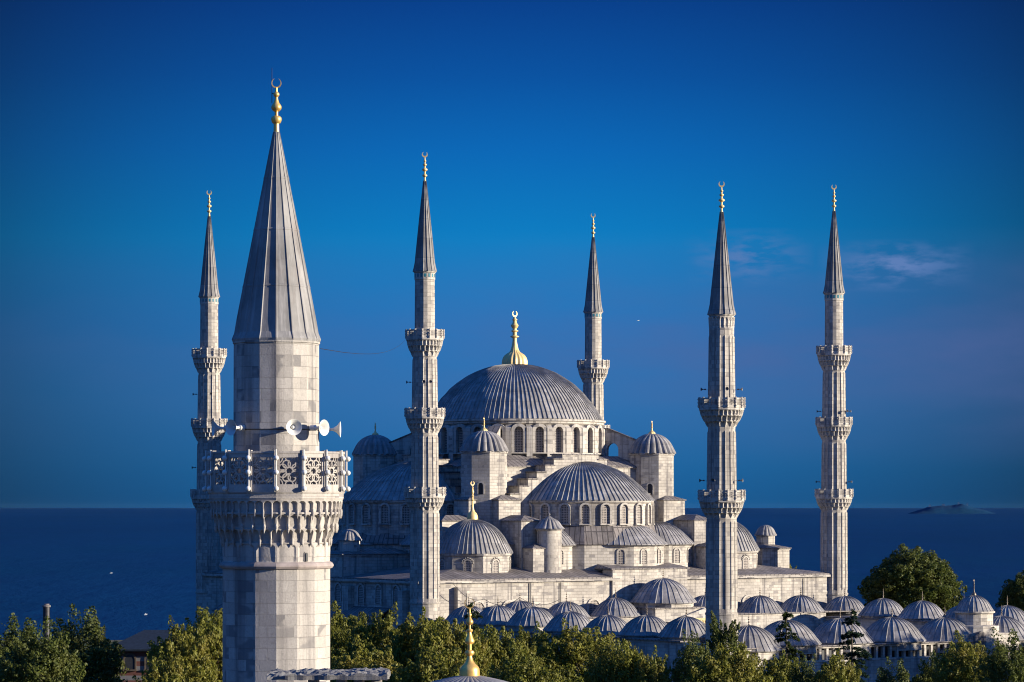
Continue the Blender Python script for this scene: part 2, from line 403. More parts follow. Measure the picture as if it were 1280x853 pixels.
def dome_mb(mb, cx, cy, z0, R, h, ribs, amp, kind='rib', nr=16, a0=None, a1=None, flare=.06, peak=0.):
    Rc = (R*R+h*h)/(2*h); full = a0 is None
    tot = 2*pi if full else a1-a0; st = 0 if full else a0
    nrb = ribs if full else max(2, int(round(ribs*tot/(2*pi))))
    A = []; jr = random.Random(int(abs(cx*13+cy*7+R*100)))
    JT = [jr.uniform(-.09, .09) for _ in range(nrb+1)]
    for k in range(nrb+(0 if full else 1)):
        for f, e in ((-.10, 0.), (-.03, 1.), (.03, 1.), (.10, 0.), (.5, 0.)) if kind == 'rib' else ((0, -1.), (.12, -.3), (.3, .75), (.5, 1.), (.7, .75), (.88, -.3)):
            a = st+tot*(k+f+(JT[k] if f < .3 and kind == 'rib' and 0 < k < nrb else 0))/nrb
            if not full and (a < a0-1e-6 or a > a1+1e-6): continue
            A.append((a, e))
    rings = []
    zs0 = math.asin(min(1, R/Rc)) if h <= R else pi-math.asin(R/Rc)
    for j in range(nr+1):
        t = zs0*(1-j/nr)
        r = max(Rc*sin(t), .02); z = z0+h-Rc+Rc*cos(t)
        if peak: z += peak*max(0, 1-r/(R*.35))**1.5
        fl = flare*R*max(0, 1-j/(nr*.22))**1.6
        ring = []
        for a, e in A:
            wob = .010*R*noise.noise(Vector((cos(a)*2.3+cx, sin(a)*2.3+cy, j*.35)))
            rr = (r+fl) + wob*min(1, r/(R*.4)) + (amp*e*min(1, r/(R*.18)) if kind == 'rib' else 0)
            if kind == 'lobe': rr = (r+fl)*(1+amp*e*(.5+.5*min(1, r/(R*.5))))
            ring.append((cx+rr*cos(a), cy+rr*sin(a), z+(amp*e*.6*min(1, r/(R*.18))*(j/nr) if kind == 'rib' else 0)))
        rings.append(ring)
    low = [(cx+(R*(1+flare)+(.0))*cos(a), cy+R*(1+flare)*sin(a), z0-.12) for a, e in A]
    mb.loft([low]+rings, True, True, True)
# ------------------------------------------------------------------ arched window: stone surround + pierced grille
def arch_pts(w, h, n=8, pointed=.12):
    """outline of an arched opening, base at z=0, local x,z"""
    hw = w/2; spr = h-hw*(1+pointed)
    pts = [(-hw, 0), (-hw, spr)]
    for i in range(1, n):
        a = pi-pi*i/n; pts.append((hw*cos(a), spr+hw*sin(a)*(1+pointed)))
    pts += [(hw, spr), (hw, 0)]
    return pts
def window(parent, x, y, z, ang, w, h, prot=.28, fw=.24, name='window', sill=True, pane='grille', frame='stone_fine', rays=False):
    """ang = direction of the outward normal"""
    inn = arch_pts(w, h); out = [(px*(w+2*fw)/w, pz*(h+fw)/h) for px, pz in inn]
    m = MB(); n = len(inn)
    rings = []
    for i in range(n):
        (ix, iz), (ox, oz) = inn[i], out[i]
        rings.append([(ix, 0, iz), (ix, prot, iz), (ox, prot, oz), (ox, 0, oz)])
    m.loft(rings)
    if sill: m.box(-w/2-fw-.05, w/2+fw+.05, 0, prot+.08, -.16, 0)
    if rays:
        for k in range(9):
            a = pi*(k+.0)/8; rr = w/2+fw+.05
            cx_, cz_ = rr*cos(a), h-w/2+rr*sin(a)
            m.sphere((cx_*1.12, prot*.5, cz_+.1), .11, 6, 4)
    t = (-sin(ang), cos(ang))
    # local x -> tangent, local y -> normal
    def f(p): return (x+p[0]*t[0]+p[1]*cos(ang), y+p[0]*t[1]+p[1]*sin(ang), z+p[2])
    m.xform(f); wo = m.build(name, M[frame], parent)
    g = MB(); g.loft([[(px, .0, pz) for px, pz in inn], [(px, .05, pz) for px, pz in inn]]); g.xform(f); g.build('pane', M[pane], wo)
    return wo

# ------------------------------------------------------------------ the big mosque
TH = radians(34.65); OX, OY = .4, 447.0
MOSQ = empty('mosque', (OX, OY, GZ), TH)
tag(MOSQ, 'great stone mosque with a huge grey lead dome, cascading half domes and golden finials', 'mosque')
Z0 = -GZ     # local z of the eye level
def W(a, b): return (OX+cos(TH)*a-sin(TH)*b, OY+sin(TH)*a+cos(TH)*b)
def px_of(a, b): x, y = W(a, b); return 640+F*x/y
def solve_a(px, b):
    k = (px-640)/F; return (k*(OY+cos(TH)*b)-OX+sin(TH)*b)/(cos(TH)-k*sin(TH))
def solve_b(px, a):
    k = (px-640)/F; return (OX+cos(TH)*a-k*(OY+sin(TH)*a))/(sin(TH)+k*cos(TH))
def zof(py, a, b): return (632-py)/F*W(a, b)[1]
def rk(k, p):
    x, y = p[0], p[1]
    for _ in range(k): x, y = y, -x
    return (x, y) + tuple(p[2:])
class LB(MB):   # collects in eye-level heights, shifts to local z on build
    def build(s, *a, **k):
        s.v = [(x, y, z+Z0) for x, y, z in s.v]; return MB.build(s, *a, **k)
def lb(fn, k=0):
    m = LB(); fn(m); m.v = [rk(k, p) for p in m.v]; return m
HA, HB = 36.0, 29.7
# lower body
m = LB(); m.box(-HA, HA, -HB, HB, GZ, -10.05)
m.box(-4.2, 9.0, -HB-.35, -HB+2, GZ, -8.85)                 # raised centre of the courtyard front
m.box(-HA-.25, HA+.25, -HB-.2, HB+.2, GZ, -19.5)
m.box(-HA-.3, -HA+.5, -HB-.2, HB+.2, -10.5, -10.07)
m.build('wall', M['stone'], MOSQ)
m = LB(); m.box(-HA-.3, HA+.3, -HB-.28, HB+.3, -10.04, -9.86)
ro = [(-HA-.3, -HB-.28), (HA+.3, -HB-.28), (HA+.3, HB+.3), (-HA-.3, HB+.3)]; ri = [(-26, -23.2), (26, -23.2), (26, 23.2), (-26, 23.2)]
m.loft([[(x, y, -9.857) for x, y in ro], [(x, y, -8.5) for x, y in ri]], False, True)
m.box(-4.5, 9.3, -HB-.55, -23, -8.846, -8.70)
m.loft([[(-4.5, -HB-.55, -8.697), (9.3, -HB-.55, -8.697), (9.3, -23, -8.697), (-4.5, -23, -8.697)], [(-4.0, -26, -8.1), (8.8, -26, -8.1), (8.8, -23, -8.1), (-4, -23, -8.1)]], False, True)
m.build('roof', M['lead'], MOSQ)
m = LB(); m.box(-HA-.45, HA+.45, -HB-.42, -HB-.2, -10.35, -10.06); m.box(-HA-.5, -HA-.25, -HB-.4, HB+.3, -10.35, -10.06)
m.build('cornice', M['stone_fine'], MOSQ)
# second body with exedrae, all four sides
SH = [(.6, 16.0, 10.2), (0, 17.2, 11.0), (0, 16, 10.6), (0, 16, 10.6)]   # shift, centre, drum radius
def ex_list(k): return [(2.4 if k == 0 else 0, 21.9, 6.9), (-9.6, 19.6, 5.6), (11.0 if k == 0 else 9.6, 19.6, 5.6)]
for k in range(4):
    sh, t0, R = SH[k]
    m = LB(); m.box(-16.5+sh*.5, 16.5+sh*.5, -22.3, -14, -9.9, -5.45)
    for (s_, t_, r_) in ex_list(k):
        m.lathe(s_, -t_, [(r_, -9.9), (r_, -5.75), (r_+.22, -5.6), (r_+.22, -5.4)], 12, ph=pi/12)
    m.v = [rk(k, p) for p in m.v]; m.build('exedra_wall', M['stone'], MOSQ)
    m = LB(); m.box(-16.7+sh*.5, 16.7+sh*.5, -22.5, -14, -5.447, -5.30)
    m.loft([[(-16.7+sh*.5, -22.5, -5.297), (16.7+sh*.5, -22.5, -5.297), (16.7+sh*.5, -14, -5.297), (-16.7+sh*.5, -14, -5.297)],
            [(-11+sh, -16.5, -2.9), (11+sh, -16.5, -2.9), (11+sh, -14, -2.9), (-11+sh, -14, -2.9)]], False, True)
    m.v = [rk(k, p) for p in m.v]; m.build('roof', M['lead'], MOSQ)
    for (s_, t_, r_) in ex_list(k):
        m = LB(); dome_mb(m, s_, -t_, -5.38, r_+.15, 3.7 if k == 0 and abs(s_) < 5 else 3.2, 56, .09, nr=10, flare=.05)
        m.v = [rk(k, p) for p in m.v]; m.build('half_dome', M['sdome'], MOSQ)
    m = LB(); m.lathe(sh, -t0, [(11.5, -9.9), (11.5, -5.46)], 16, ph=pi/16); m.v = [rk(k, p) for p in m.v]; m.build('exedra_wall', M['stone'], MOSQ)
    m = LB(); m.lathe(sh, -t0, [(11.75, -5.40), (11.75, -5.25), (10.5, -2.75)], 16, ph=pi/16); m.v = [rk(k, p) for p in m.v]; m.build('roof', M['lead'], MOSQ)
    # drum + semi dome
    m = LB(); m.lathe(sh, -t0, [(R, -5.6), (R, .35), (R+.28, .55), (R+.28, .82)], 44)
    m.v = [rk(k, p) for p in m.v]; m.build('half_drum', M['stone'], MOSQ)
    m = LB(); dome_mb(m, sh, -t0, .86, R-.15, 5.5, 84, .17, nr=22, flare=.045, a0=pi+.0, a1=2*pi, peak=.25)
    m.v = [rk(k, p) for p in m.v]; m.build('half_dome', M['dome'], MOSQ)
    # windows of the drum and of the exedrae on the two sides in view
    if k < 2:
        for j in range(11):
            a = pi+pi*(j+.5)/11
            x_, y_ = sh+R*cos(a), -t0+R*sin(a); an = a-k*pi/2
            x_, y_ = rk(k, (x_, y_)); window(MOSQ, x_, y_, Z0-2.5, an, 1.15, 2.75, .3, .26)
        for (s_, t_, r_) in ex_list(k):
            ap = r_*cos(pi/12)
            for j in range(12):
                a = 2*pi*j/12+pi/6-pi/6
                if not (sin(a) < -.45 if abs(s_) < 5 else (sin(a) < -.2 and cos(a)*s_ > -1)): continue
                x_, y_ = rk(k, (s_+ap*cos(a), -t_+ap*sin(a))); window(MOSQ, x_, y_, Z0-8.1, a-k*pi/2, .95, 2.0, .14, .18, sill=False)
    # stepped great arch
    m = LB(); l = LB()
    hw = [3.2, 4.7, 6.2, 7.7, 9.2, 10.7, 12.3]; zz = [7.35, 6.65, 5.75, 4.8, 3.8, 2.75, 1.7]
    sx = -.7 if k == 0 else 0
    for i in range(7):
        th = 17.6+.012*i
        if i == 0: rects = [(-hw[0], hw[0])]
        else: rects = [(-hw[i], -hw[i-1]), (hw[i-1], hw[i])]
        for x0, x1 in rects:
            m.box(x0+sx, x1+sx, -th, -14.9, -2, zz[i]); l.box(x0+sx-.14, x1+sx+.14, -th-.15, -14.7, zz[i]+.003, zz[i]+.17)
    m.v = [rk(k, p) for p in m.v]; l.v = [rk(k, p) for p in l.v]
    m.build('stepped_arch', M['stone'], MOSQ); l.build('coping', M['lead'], MOSQ)
    # weight blocks each side of the half dome
    for sg in (-1, 1):
        shC, shD = (.4, 1.4) if k == 0 else (0, 0)
        for (s0, s1, t0_, t1_, zt, dz, off, zb) in ((12.7, 16.4, 13, 19.2, .85, .75, shC, -6), (13.6, 16.9, 17.3, 24.0, -2.1, .75, shD, -9.8), (13.9, 16.6, 23.5, 26.4, -5.9, .6, shD, -9.8)):
            x0, x1 = sorted((sg*s0+off, sg*s1+off))
            m = LB(); m.box(x0, x1, -t1_, -t0_, zb, zt); m.v = [rk(k, p) for p in m.v]; bo = m.build('buttress', M['stone'], MOSQ)
            m = LB(); m.hip(x0, x1, -t1_, -t0_, zt+.003, dz, .2); m.v = [rk(k, p) for p in m.v]; m.build('roof', M['lead'], bo)
# upper square, drum, main dome
m = LB(); m.box(-15, 15, -15, 15, -5, 5.6); m.build('dome_base', M['stone'], MOSQ)
m = LB(); m.box(-15.25, 15.25, -15.25, 15.25, 5.603, 5.75)
m.loft([[(-15.25, -15.25, 5.753), (15.25, -15.25, 5.753), (15.25, 15.25, 5.753), (-15.25, 15.25, 5.753)], [(-11.5, -11.5, 7.35), (11.5, -11.5, 7.35), (11.5, 11.5, 7.35), (-11.5, 11.5, 7.35)]], False, True)
m.build('roof', M['lead'], MOSQ)
m = LB(); m.lathe(0, 0, [(12.9, 5.8), (12.9, 11.75), (13.3, 12.0), (13.3, 12.25), (13.55, 12.35), (13.55, 12.62)], 84); m.build('drum', M['stone_fine'], MOSQ)
for j in range(28):
    a = 2*pi*(j+.5)/28
    window(MOSQ, 12.88*cos(a), 12.88*sin(a), Z0+7.75, a, 1.3, 3.75, .75, .42)
    a = 2*pi*j/28
    m = LB(); m.box(12.7, 13.75, -.42, .42, 6.0, 11.3)
    m.add([(13.75, -.42, 11.3), (13.75, .42, 11.3), (12.7, .42, 11.3), (12.7, -.42, 11.3), (12.85, -.42, 11.9), (12.85, .42, 11.9)], [(0, 1, 5, 4), (0, 4, 3), (1, 2, 5), (2, 3, 4, 5)])
    m.v = [(x*cos(a)-y*sin(a), x*sin(a)+y*cos(a), z) for x, y, z in m.v]
    m.build('pilaster', M['stone_fine'], MOSQ)
m = LB(); dome_mb(m, 0, 0, 12.72, 12.75, 8.35, 112, .16, nr=34, flare=.025); dm = m.build('main_dome', M['dome'], MOSQ)
m = LB(); finial_mb(m, 0, 0, 21.0, 8.35, 1.85); m.build('finial', M['gold_far'], dm, smooth=True)
# corner turrets with flying buttresses
for (x, y, k) in ((-15.4, -14.6, 0), (14.3, -14.8, 1), (-15.0, 15.0, 2), (15, 15, 3)):
    m = LB(); m.lathe(x, y, [(3.35, -6), (3.35, 7.45), (3.5, 7.5), (3.5, 7.75)], 8, ph=radians(-75.5)-TH); tw = m.build('turret', M['stone'], MOSQ)
    m = LB(); dome_mb(m, x, y, 7.78, 3.15, 2.95, 22, .055, 'lobe', nr=12, flare=.08); d = m.build('turret_dome', M['sdome'], MOSQ)
    m = LB(); finial_mb(m, x, y, 10.55, 2.1, .5); m.build('finial', M['gold_far'], d, smooth=True)
    ang = atan2(y, x)
    # raking wall with an arched passage from drum to turret
    m = LB(); top = [(12.6, 11.4), (14.2, 11.3), (19.6, 9.1), (19.6, 5.4)]
    prof = [(12.6, 5.4), (14.0, 5.4), (14.0, 8.3)]+[(14.85-.85*cos(pi*i/8), 8.3+1.0*sin(pi*i/8)) for i in range(1, 8)]+[(15.7, 8.3), (15.7, 5.4), (19.6, 5.4), (19.6, 9.1), (14.2, 11.3), (12.6, 11.4)]
    m.loft([[(r, -.75, z) for r, z in prof], [(r, .75, z) for r, z in prof]])
    m.v = [(p[0]*cos(ang)-p[1]*sin(ang), p[0]*sin(ang)+p[1]*cos(ang), p[2]) for p in m.v]; fb = m.build('flying_buttress', M['stone_fine'], MOSQ)
    m = LB(); m.loft([[(12.7, -.9, 11.42), (12.7, .9, 11.42), (12.7, .9, 11.57), (12.7, -.9, 11.57)], [(14.2, -.9, 11.33), (14.2, .9, 11.33), (14.2, .9, 11.5), (14.2, -.9, 11.5)], [(19.8, -.9, 9.06), (19.8, .9, 9.06), (19.8, .9, 9.22), (19.8, -.9, 9.22)]])
    m.v = [(p[0]*cos(ang)-p[1]*sin(ang), p[0]*sin(ang)+p[1]*cos(ang), p[2]) for p in m.v]; m.build('coping', M['lead'], fb)
    if k < 2: window(MOSQ, x+3.1*cos(radians(-98)-TH), y+3.1*sin(radians(-98)-TH), Z0+1.7, radians(-98)-TH, .7, 1.6, .12, .15, sill=False, pane='dark')
# four corner domes
for i, (x, y) in enumerate(((-21.8, -21.2), (22.4, -21.0), (-21.8, 21.0), (22, 21))):
    m = LB(); m.lathe(x, y, [(5.6, -9.6), (5.6, -6.9), (5.8, -6.8), (5.8, -6.5)], 8, ph=radians(-74)-TH); m.build('octagonal_drum', M['stone'], MOSQ)
    m = LB(); dome_mb(m, x, y, -6.45, 5.1, 4.55, 52, .13, nr=16, flare=.09, peak=.15); d = m.build('corner_dome', M['dome'], MOSQ)
    m = LB(); finial_mb(m, x, y, -2.0, 5.7, .78, False); m.build('finial', M['gold_far'], d, smooth=True)
    if i < 3:
        for j in range(8):
            a = radians(-74)-TH+pi/8+2*pi*j/8; ap = 5.6*cos(pi/8)
            d_ = cos(a)*(-sin(TH)) + sin(a)*(-cos(TH))     # towards the viewer
            if d_ > .1: window(MOSQ, x+ap*cos(a), y+ap*sin(a), Z0-9.1, a, .95, 1.7, .12, .16, sill=False, rays=True)
# round stair turret
x, y = solve_a(686.5, -25.5), -25.5
m = LB(); m.lathe(x, y, [(1.72, -9.95), (1.72, -3.45), (1.84, -3.35), (1.84, -3.15)], 36); m.build('stair_turret', M['stone'], MOSQ, smooth=True)
m = LB(); dome_mb(m, x, y, -3.1, 1.75, 1.5, 16, .06, 'lobe', nr=10, flare=.18, peak=.35); m.sphere((x, y, -1.15), .17); m.build('turret_dome', M['sdome'], MOSQ)
# domed lantern blocks on the outer corners
def lantern(x0, x1, y0, y1, zb, zt, lx, ly, zl, zd, r):
    m = LB(); m.box(x0, x1, y0, y1, zb, zt-.2); m.box(x0-.12, x1+.12, y0-.12, y1+.12, zt-.2, zt); bo = m.build('stair_block', M['stone'], MOSQ)
    m = LB(); m.hip(x0, x1, y0, y1, zt+.003, .7, .25); m.build('roof', M['lead'], bo)
    m = LB(); m.lathe(lx, ly, [(r, zt), (r, zl-.15), (r+.12, zl-.12), (r+.12, zl)], 8, ph=pi/8); m.build('lantern', M['stone_fine'], MOSQ)
    m = LB(); dome_mb(m, lx, ly, zl+.003, r*.98, zd-zl, 16, .04, 'lobe', nr=9, flare=.16); m.build('turret_dome', M['sdome'], MOSQ)
lantern(30.0, 35.2, -21.2, -15.5, -9.9, -6.3, solve_a(957, -18.2), -18.2, -4.3, -2.8, 1.45)
lantern(-36.1, -22, -10.2, -3.4, -10.0, -6.75, solve_a(437, -7.5), -7.5, -4.7, -3.2, 1.5)
lantern(-36.1, -28, 4, 9.5, -10.0, -6.75, -33.5, 7.5, -4.7, -3.2, 1.5)
window(MOSQ, -36.1, -6.4, Z0-9.3, pi, .5, 1.5, .08, .12, sill=False, pane='dark')
window(MOSQ, -24.6, -10.2, Z0-9.4, -pi/2, .8, 1.8, .08, .12, sill=False, pane='dark')
# north-east flank: galleries, raking roof, arches
m = LB(); m.box(-38.2, -36, -22, 22, GZ, -15.2); m.box(-HA-1.2, -HA, -27.2, -25.4, GZ, -11.3); m.box(-HA-1.0, -HA, -13, -11.4, GZ, -11.0); m.box(-HA-1.0, -HA, 6, 7.6, GZ, -11.0)
m.build('gallery_wall', M['stone'], MOSQ)
m = LB(); m.add([(-38.7, -22.4, -15.5), (-38.7, 22.4, -15.5), (-35.9, 22.4, -13.9), (-35.9, -22.4, -13.9), (-38.7, -22.4, -15.3), (-38.7, 22.4, -15.3), (-35.9, 22.4, -13.7), (-35.9, -22.4, -13.7)],
                [(0, 3, 2, 1), (4, 5, 6, 7), (0, 1, 5, 4), (1, 2, 6, 5), (2, 3, 7, 6), (3, 0, 4, 7)])
m.build('gallery_roof', M['lead'], MOSQ)
for b_ in (-24, -19.5, -15, -9, -4, 1): window(MOSQ, -HA, b_, Z0-13.4, pi, 1.3, 2.6, .2, .25, sill=False)
# courtyard-side facade windows and buttress piers
for px in (598, 636, 742, 905, 935): window(MOSQ, solve_a(px, -HB), -HB-.02, Z0-16.2, -pi/2, 1.9, 3.2, .16, .26, sill=False)
for px in (573,):
    a_ = solve_a(px, -HB-.6); m = LB(); m.box(a_-.3, a_+.3, -HB-.9, -HB, GZ, -10.9); m.build('buttress', M['stone'], MOSQ)
m = LB()
for px in (662, 700, 1004):
    a_ = solve_a(px, -HB); m.tube([(a_, -HB-.18, -10.5), (a_, -HB-.18, -16.5)], .07)
m.build('drain_pipe', M['iron'], MOSQ)

# ------------------------------------------------------------------ minarets of the big mosque
def niche_tiers(mb, cx, cy, tiers, ph, per=6):
    """tiers: (z_bottom, z_top, r_bottom, r_top, count, depth) from low to high: a real recessed relief"""
    for ti, (zb, zt, rb, rt, cnt, dep) in enumerate(tiers):
        n = cnt*per; nz = 7 if per < 10 else 24; rings = []
        for j in range(nz+1):
            v = j/nz; z = zb+(zt-zb)*v; ring = []
            r0 = rb+(rt-rb)*(v**.75)
            for i in range(n):
                f = (i % per)/per; u = abs(f-.5)*2          # 1 at the rib, 0 in the niche's middle
                inside = 1-max(0, min(1, (u-(.62 if per < 10 else .74))/.14))
                arch = 1 if v < .55 else max(0, min(1, (sqrt(max(0, 1-((v-.55)/.4)**2))-u*.9)/.15)) if v < .95 else 0
                fade = min(1, v/.08+.35)
                r = r0-(dep*.6+max(0, r0-rb)*.55)*inside*arch*fade
                a = ph+2*pi*(i+(per/2 if ti % 2 else 0))/n
                ring.append((cx+r*cos(a), cy+r*sin(a), z))
            rings.append(ring)
        mb.loft(rings)
        if per >= 10 and dep > .05:      # stalactite pendants under the ribs
            for i in range(cnt):
                a = ph+2*pi*(i+(.5 if ti % 2 else 0)/1)/cnt if False else ph+2*pi*(i*per+(per/2 if ti % 2 else 0))/n
                w_ = 2*pi*rb/cnt*.11
                mb.lathe(cx+(rb+.03)*cos(a), cy+(rb+.03)*sin(a), [(w_*.15, zb-.13), (w_*.5, zb-.09), (w_, zb-.03), (w_*1.25, zb+.08), (w_*.8, zb+.16)], 8)
def horn(parent, cx, cy, cz, ang, L_=.55, R=.22, mat='horn_in', off=0., n=14, body='horn_in', tilt=0):
    """loudspeaker horn whose bell opens along ang (world/local angle), driver behind"""
    m = MB()
    prof = [(.02, -L_*.55), (R*.36, -L_*.52), (R*.38, -L_*.2), (R*.18, -L_*.16), (R*.2, L_*.05), (R*.45, L_*.25), (R, L_*.45), (R*1.04, L_*.47), (R*.95, L_*.45), (R*.4, L_*.22), (R*.14, L_*.02), (.01, L_*.0)]
    m.lathe(0, 0, prof, n)
    m.sphere((0, 0, L_*.18), R*.25, 8, 5)
    def f(p):
        x, y, z = p
        return (cx+z*cos(ang)-x*sin(ang), cy+z*sin(ang)+x*cos(ang), cz+y)
    m.xform(f)
    m.tube([(cx-cos(ang)*L_*.3, cy-sin(ang)*L_*.3, cz-R*.3), (cx-cos(ang)*(L_*.9+off), cy-sin(ang)*(L_*.9+off), cz-R*.25)], R*.1)
    return m.build('loudspeaker', M[mat], parent, smooth=True)
def far_minaret(px, Y, ground, levels, label, horns=(), frieze=False):
    X = (px-640)/F*Y
    root = empty('minaret', (X, Y, GZ)); tag(root, label, 'minaret', 'minarets of the great mosque')
    ztip, zfb, zcb, rc, segs, balc, zlow, rlow = levels
    fa = -pi/2-atan2(X, Y)*1.0
    ph = fa+radians(-7.5)
    # octagonal-looking shaft, sixteen facets with ribs on the arrises
    def rib(a, r, z): return r
    def shaft_ring(r, z, fl):
        ring = []
        for i in range(16):
            a = ph+2*pi*i/16
            for f, e in ((-.13, 0), (0, 1), (.13, 0), (.5, 0)):
                aa = a+2*pi/16*f
                flat = cos(pi/16)/cos(((f % 1)-.5)*2*pi/16) if True else 1
                rr = r*flat+e*fl
                ring.append((rr*cos(aa), rr*sin(aa), z+Z0))
        return ring
    m = MB()
    for (r0, r1, za, zb, fl) in segs:
        for bt in balc:
            if abs(za-bt[0]) < 1.2: za = bt[0]-1.16
        m.loft([shaft_ring(r0, za, fl*.2), shaft_ring(r0*.98, za+.6, fl*.2), shaft_ring(r0*.98, za+.8, fl), shaft_ring(r1*.98, zb-1.0, fl), shaft_ring(r1*.985, zb-.8, 0), shaft_ring(r1, zb, 0)])
        m.lathe(0, 0, [(r0*1.06, Z0+za-.05), (r0*1.06, Z0+za+.2)], 16, ph=ph)
    m.lathe(0, 0, [(rlow*1.0, 0), (rlow*1.0, Z0+zlow)], 16, ph=ph)
    m.lathe(0, 0, [(rlow*1.35, 0), (rlow*1.35, Z0+zlow-6.0), (rlow*1.02, Z0+zlow-3.5)], 16, ph=ph)
    m.build('shaft', M['shaft'], root)
    # neck moulding below the cone
    m = MB(); m.lathe(0, 0, [(rc*.96, Z0+zcb-1.1), (rc*.98, Z0+zcb-1.05), (rc*.98, Z0+zcb-.2), (rc*1.05, Z0+zcb-.12), (rc*1.05, Z0+zcb)], 16, ph=ph)
    if frieze: niche_tiers(m, 0, 0, [(Z0+zcb-1.6, Z0+zcb-.3, rc*1.0, rc*1.06, 20, .14)], ph)
    m.build('neck_band', M['stone_fine'], root)
    m = MB()
    if not frieze:
        for i in range(16):
            a = ph+2*pi*(i+.5)/16; r = rc*.98*cos(pi/16)+.01
            t = (-sin(a), cos(a)); q = []
            for dx, dz in ((-.13, -.75), (.13, -.75), (.13, -.3), (-.13, -.3)):
                q.append((r*cos(a)+t[0]*dx, r*sin(a)+t[1]*dx, Z0+zcb+dz))
            q2 = [(x*1.012, y*1.012, z) for x, y, z in q]; m.loft([q, q2])
        m.build('tile_inlay', simple_teal, root)
    # cone
    m = MB(); Hc = zfb-zcb
    def cr(z, r):
        ring = []
        for i in range(16):
            for f, e in ((-.1, 0), (0, 1), (.1, 0), (.5, 0)):
                a = ph+2*pi*(i+f)/16; flat = cos(pi/16)/cos(((f % 1)-.5)*2*pi/16)
                ring.append(((r*flat+e*.07)*cos(a), (r*flat+e*.07)*sin(a), Z0+z))
        return ring
    m.loft([cr(zcb+.0, rc*1.1), cr(zcb+.12, rc*1.1), cr(zcb+.5, rc*1.02)]+[cr(zcb+Hc*t, rc*1.0*(1-t)**.96+.16*t) for t in (.1, .2, .35, .5, .65, .8, .9, 1)])
    m.build('spire', M['spire'], root)
    m = MB(); H = ztip-zfb; z = Z0+zfb
    prof = [(.2, z-.2), (.16, z+.05)]+bead(.1, z+H*.18, .34, H*.12)+bead(.1, z+H*.38, .38, H*.13)+bead(.09, z+H*.55, .27, H*.1)+bead(.08, z+H*.68, .2, H*.07)+[(.06, z+H*.8)]
    m.lathe(0, 0, prof, 12); crescent(m, 0, 0, z+H*.9, H*.1, H*.05, .5); m.build('finial', M['gold_far'], root, smooth=True)
    # balconies
    for bi, (zt, zbot, rr, rs) in enumerate(balc):
        bal = empty('balcony', (0, 0, 0)); bal.parent = root
        H = zt-zbot; rail = 1.15
        m = MB(); zs = Z0+zt-rail
        m.lathe(0, 0, [(rr*.93, zs-.35), (rr*1.0, zs-.25), (rr*1.0, zs), (rs, zs)], 16, ph=ph); m.build('floor_slab', M['stone_fine'], bal)
        m = MB(); h2 = H-rail-.3; z_ = Z0+zbot
        niche_tiers(m, 0, 0, [(z_, z_+h2*.34, rs*1.0, rs+(rr-rs)*.38, 16, .16), (z_+h2*.34, z_+h2*.68, rs+(rr-rs)*.40, rs+(rr-rs)*.74, 24, .24), (z_+h2*.68, z_+h2, rs+(rr-rs)*.76, rr*.97, 32, .2)], ph)
        m.build('carved_corbel', M['stone_fine'], bal)
        m = MB()
        for i in range(16):
            a = ph+2*pi*i/16; a2 = ph+2*pi*(i+1)/16
            p, q = Vector((rr*cos(a), rr*sin(a), 0)), Vector((rr*cos(a2), rr*sin(a2), 0))
            nrm = (p+q).normalized()*.09
            # post
            m.lathe(p.x, p.y, [(.13, zs), (.13, zs+rail+.08)], 6)
            for hh in (.25, .62, 1.0): m.sphere((p.x*1.035, p.y*1.035, zs+hh), .1, 6, 4)
            # pierced slab: frame and bars with gaps
            def bar(u0, u1, w0, w1):
                c = [p+(q-p)*u0, p+(q-p)*u1]
                m.loft([[tuple(v_+Vector((0, 0, zs+w))+n_) for v_, n_ in ((c[0], nrm*0), (c[1], nrm*0), (c[1], -nrm), (c[0], -nrm))] for w in (w0, w1)])
            bar(0, 1, 0, .3); bar(0, 1, rail-.2, rail)
            for u in (0, .17, .34, .51, .68, .85): bar(u+.02, u+.105, .3, rail-.2)
            bar(0, 1, .48, .56); bar(0, 1, .70, .77)
        m.build('railing', M['stone_fine'], bal)
    for (z_, r_, angs) in horns:
        for ag in angs: horn(root, (r_+.6)*cos(fa+ag), (r_+.6)*sin(fa+ag), Z0+z_, fa+ag, .6, .21, 'horn_in', .1)
    return root
simple_teal = simple('teal_tile', (.03, .16, .2), .3, 0, .5)
L3 = (47.5, 43.6, 31.4, 1.43, [(1.40, 1.36, 24, 31.4, .0), (1.72, 1.62, 13.5, 20.6, .09), (1.84, 1.76, 2.9, 10.2, .1), (1.98, 1.93, -13.0, 0, .1)],
      [(23.6, 20.0, 2.52, 1.66), (13.1, 9.75, 2.62, 1.78), (2.5, -.6, 2.72, 1.92)], -13.0, 2.0)
L2 = (37.9, 34.3, 22.3, 1.47, [(1.58, 1.48, 13, 20.7, .07), (1.72, 1.62, 2.2, 9.6, .09), (1.84, 1.78, -12.6, -.9, .09)],
      [(12.6, 9.2, 2.66, 1.62), (1.85, -1.4, 2.66, 1.76)], -12.6, 1.9)
far_minaret(531, 403.4, GZ, L3, 'tall three-balcony minaret just left of the great dome, nearest of the great mosque', [(16.6, 1.62, (-1.4, -.05, .3))])
far_minaret(261.5, 452.3, GZ, L3, 'three-balcony minaret at far left, partly hidden by the big foreground minaret', [(16.8, 1.62, (-1.35, .1)), (5.8, 1.75, (-1.35, .2))])
far_minaret(741.5, 487.8, GZ, L3, 'distant minaret rising behind the right shoulder of the great dome')
far_minaret(1042.5, 444.4, GZ, L3, 'three-balcony minaret at far right, at the west corner of the prayer hall', [(14.0, 1.66, (-1.45, .9, 1.4)), (3.6, 1.8, (-1.45, 1.4))])
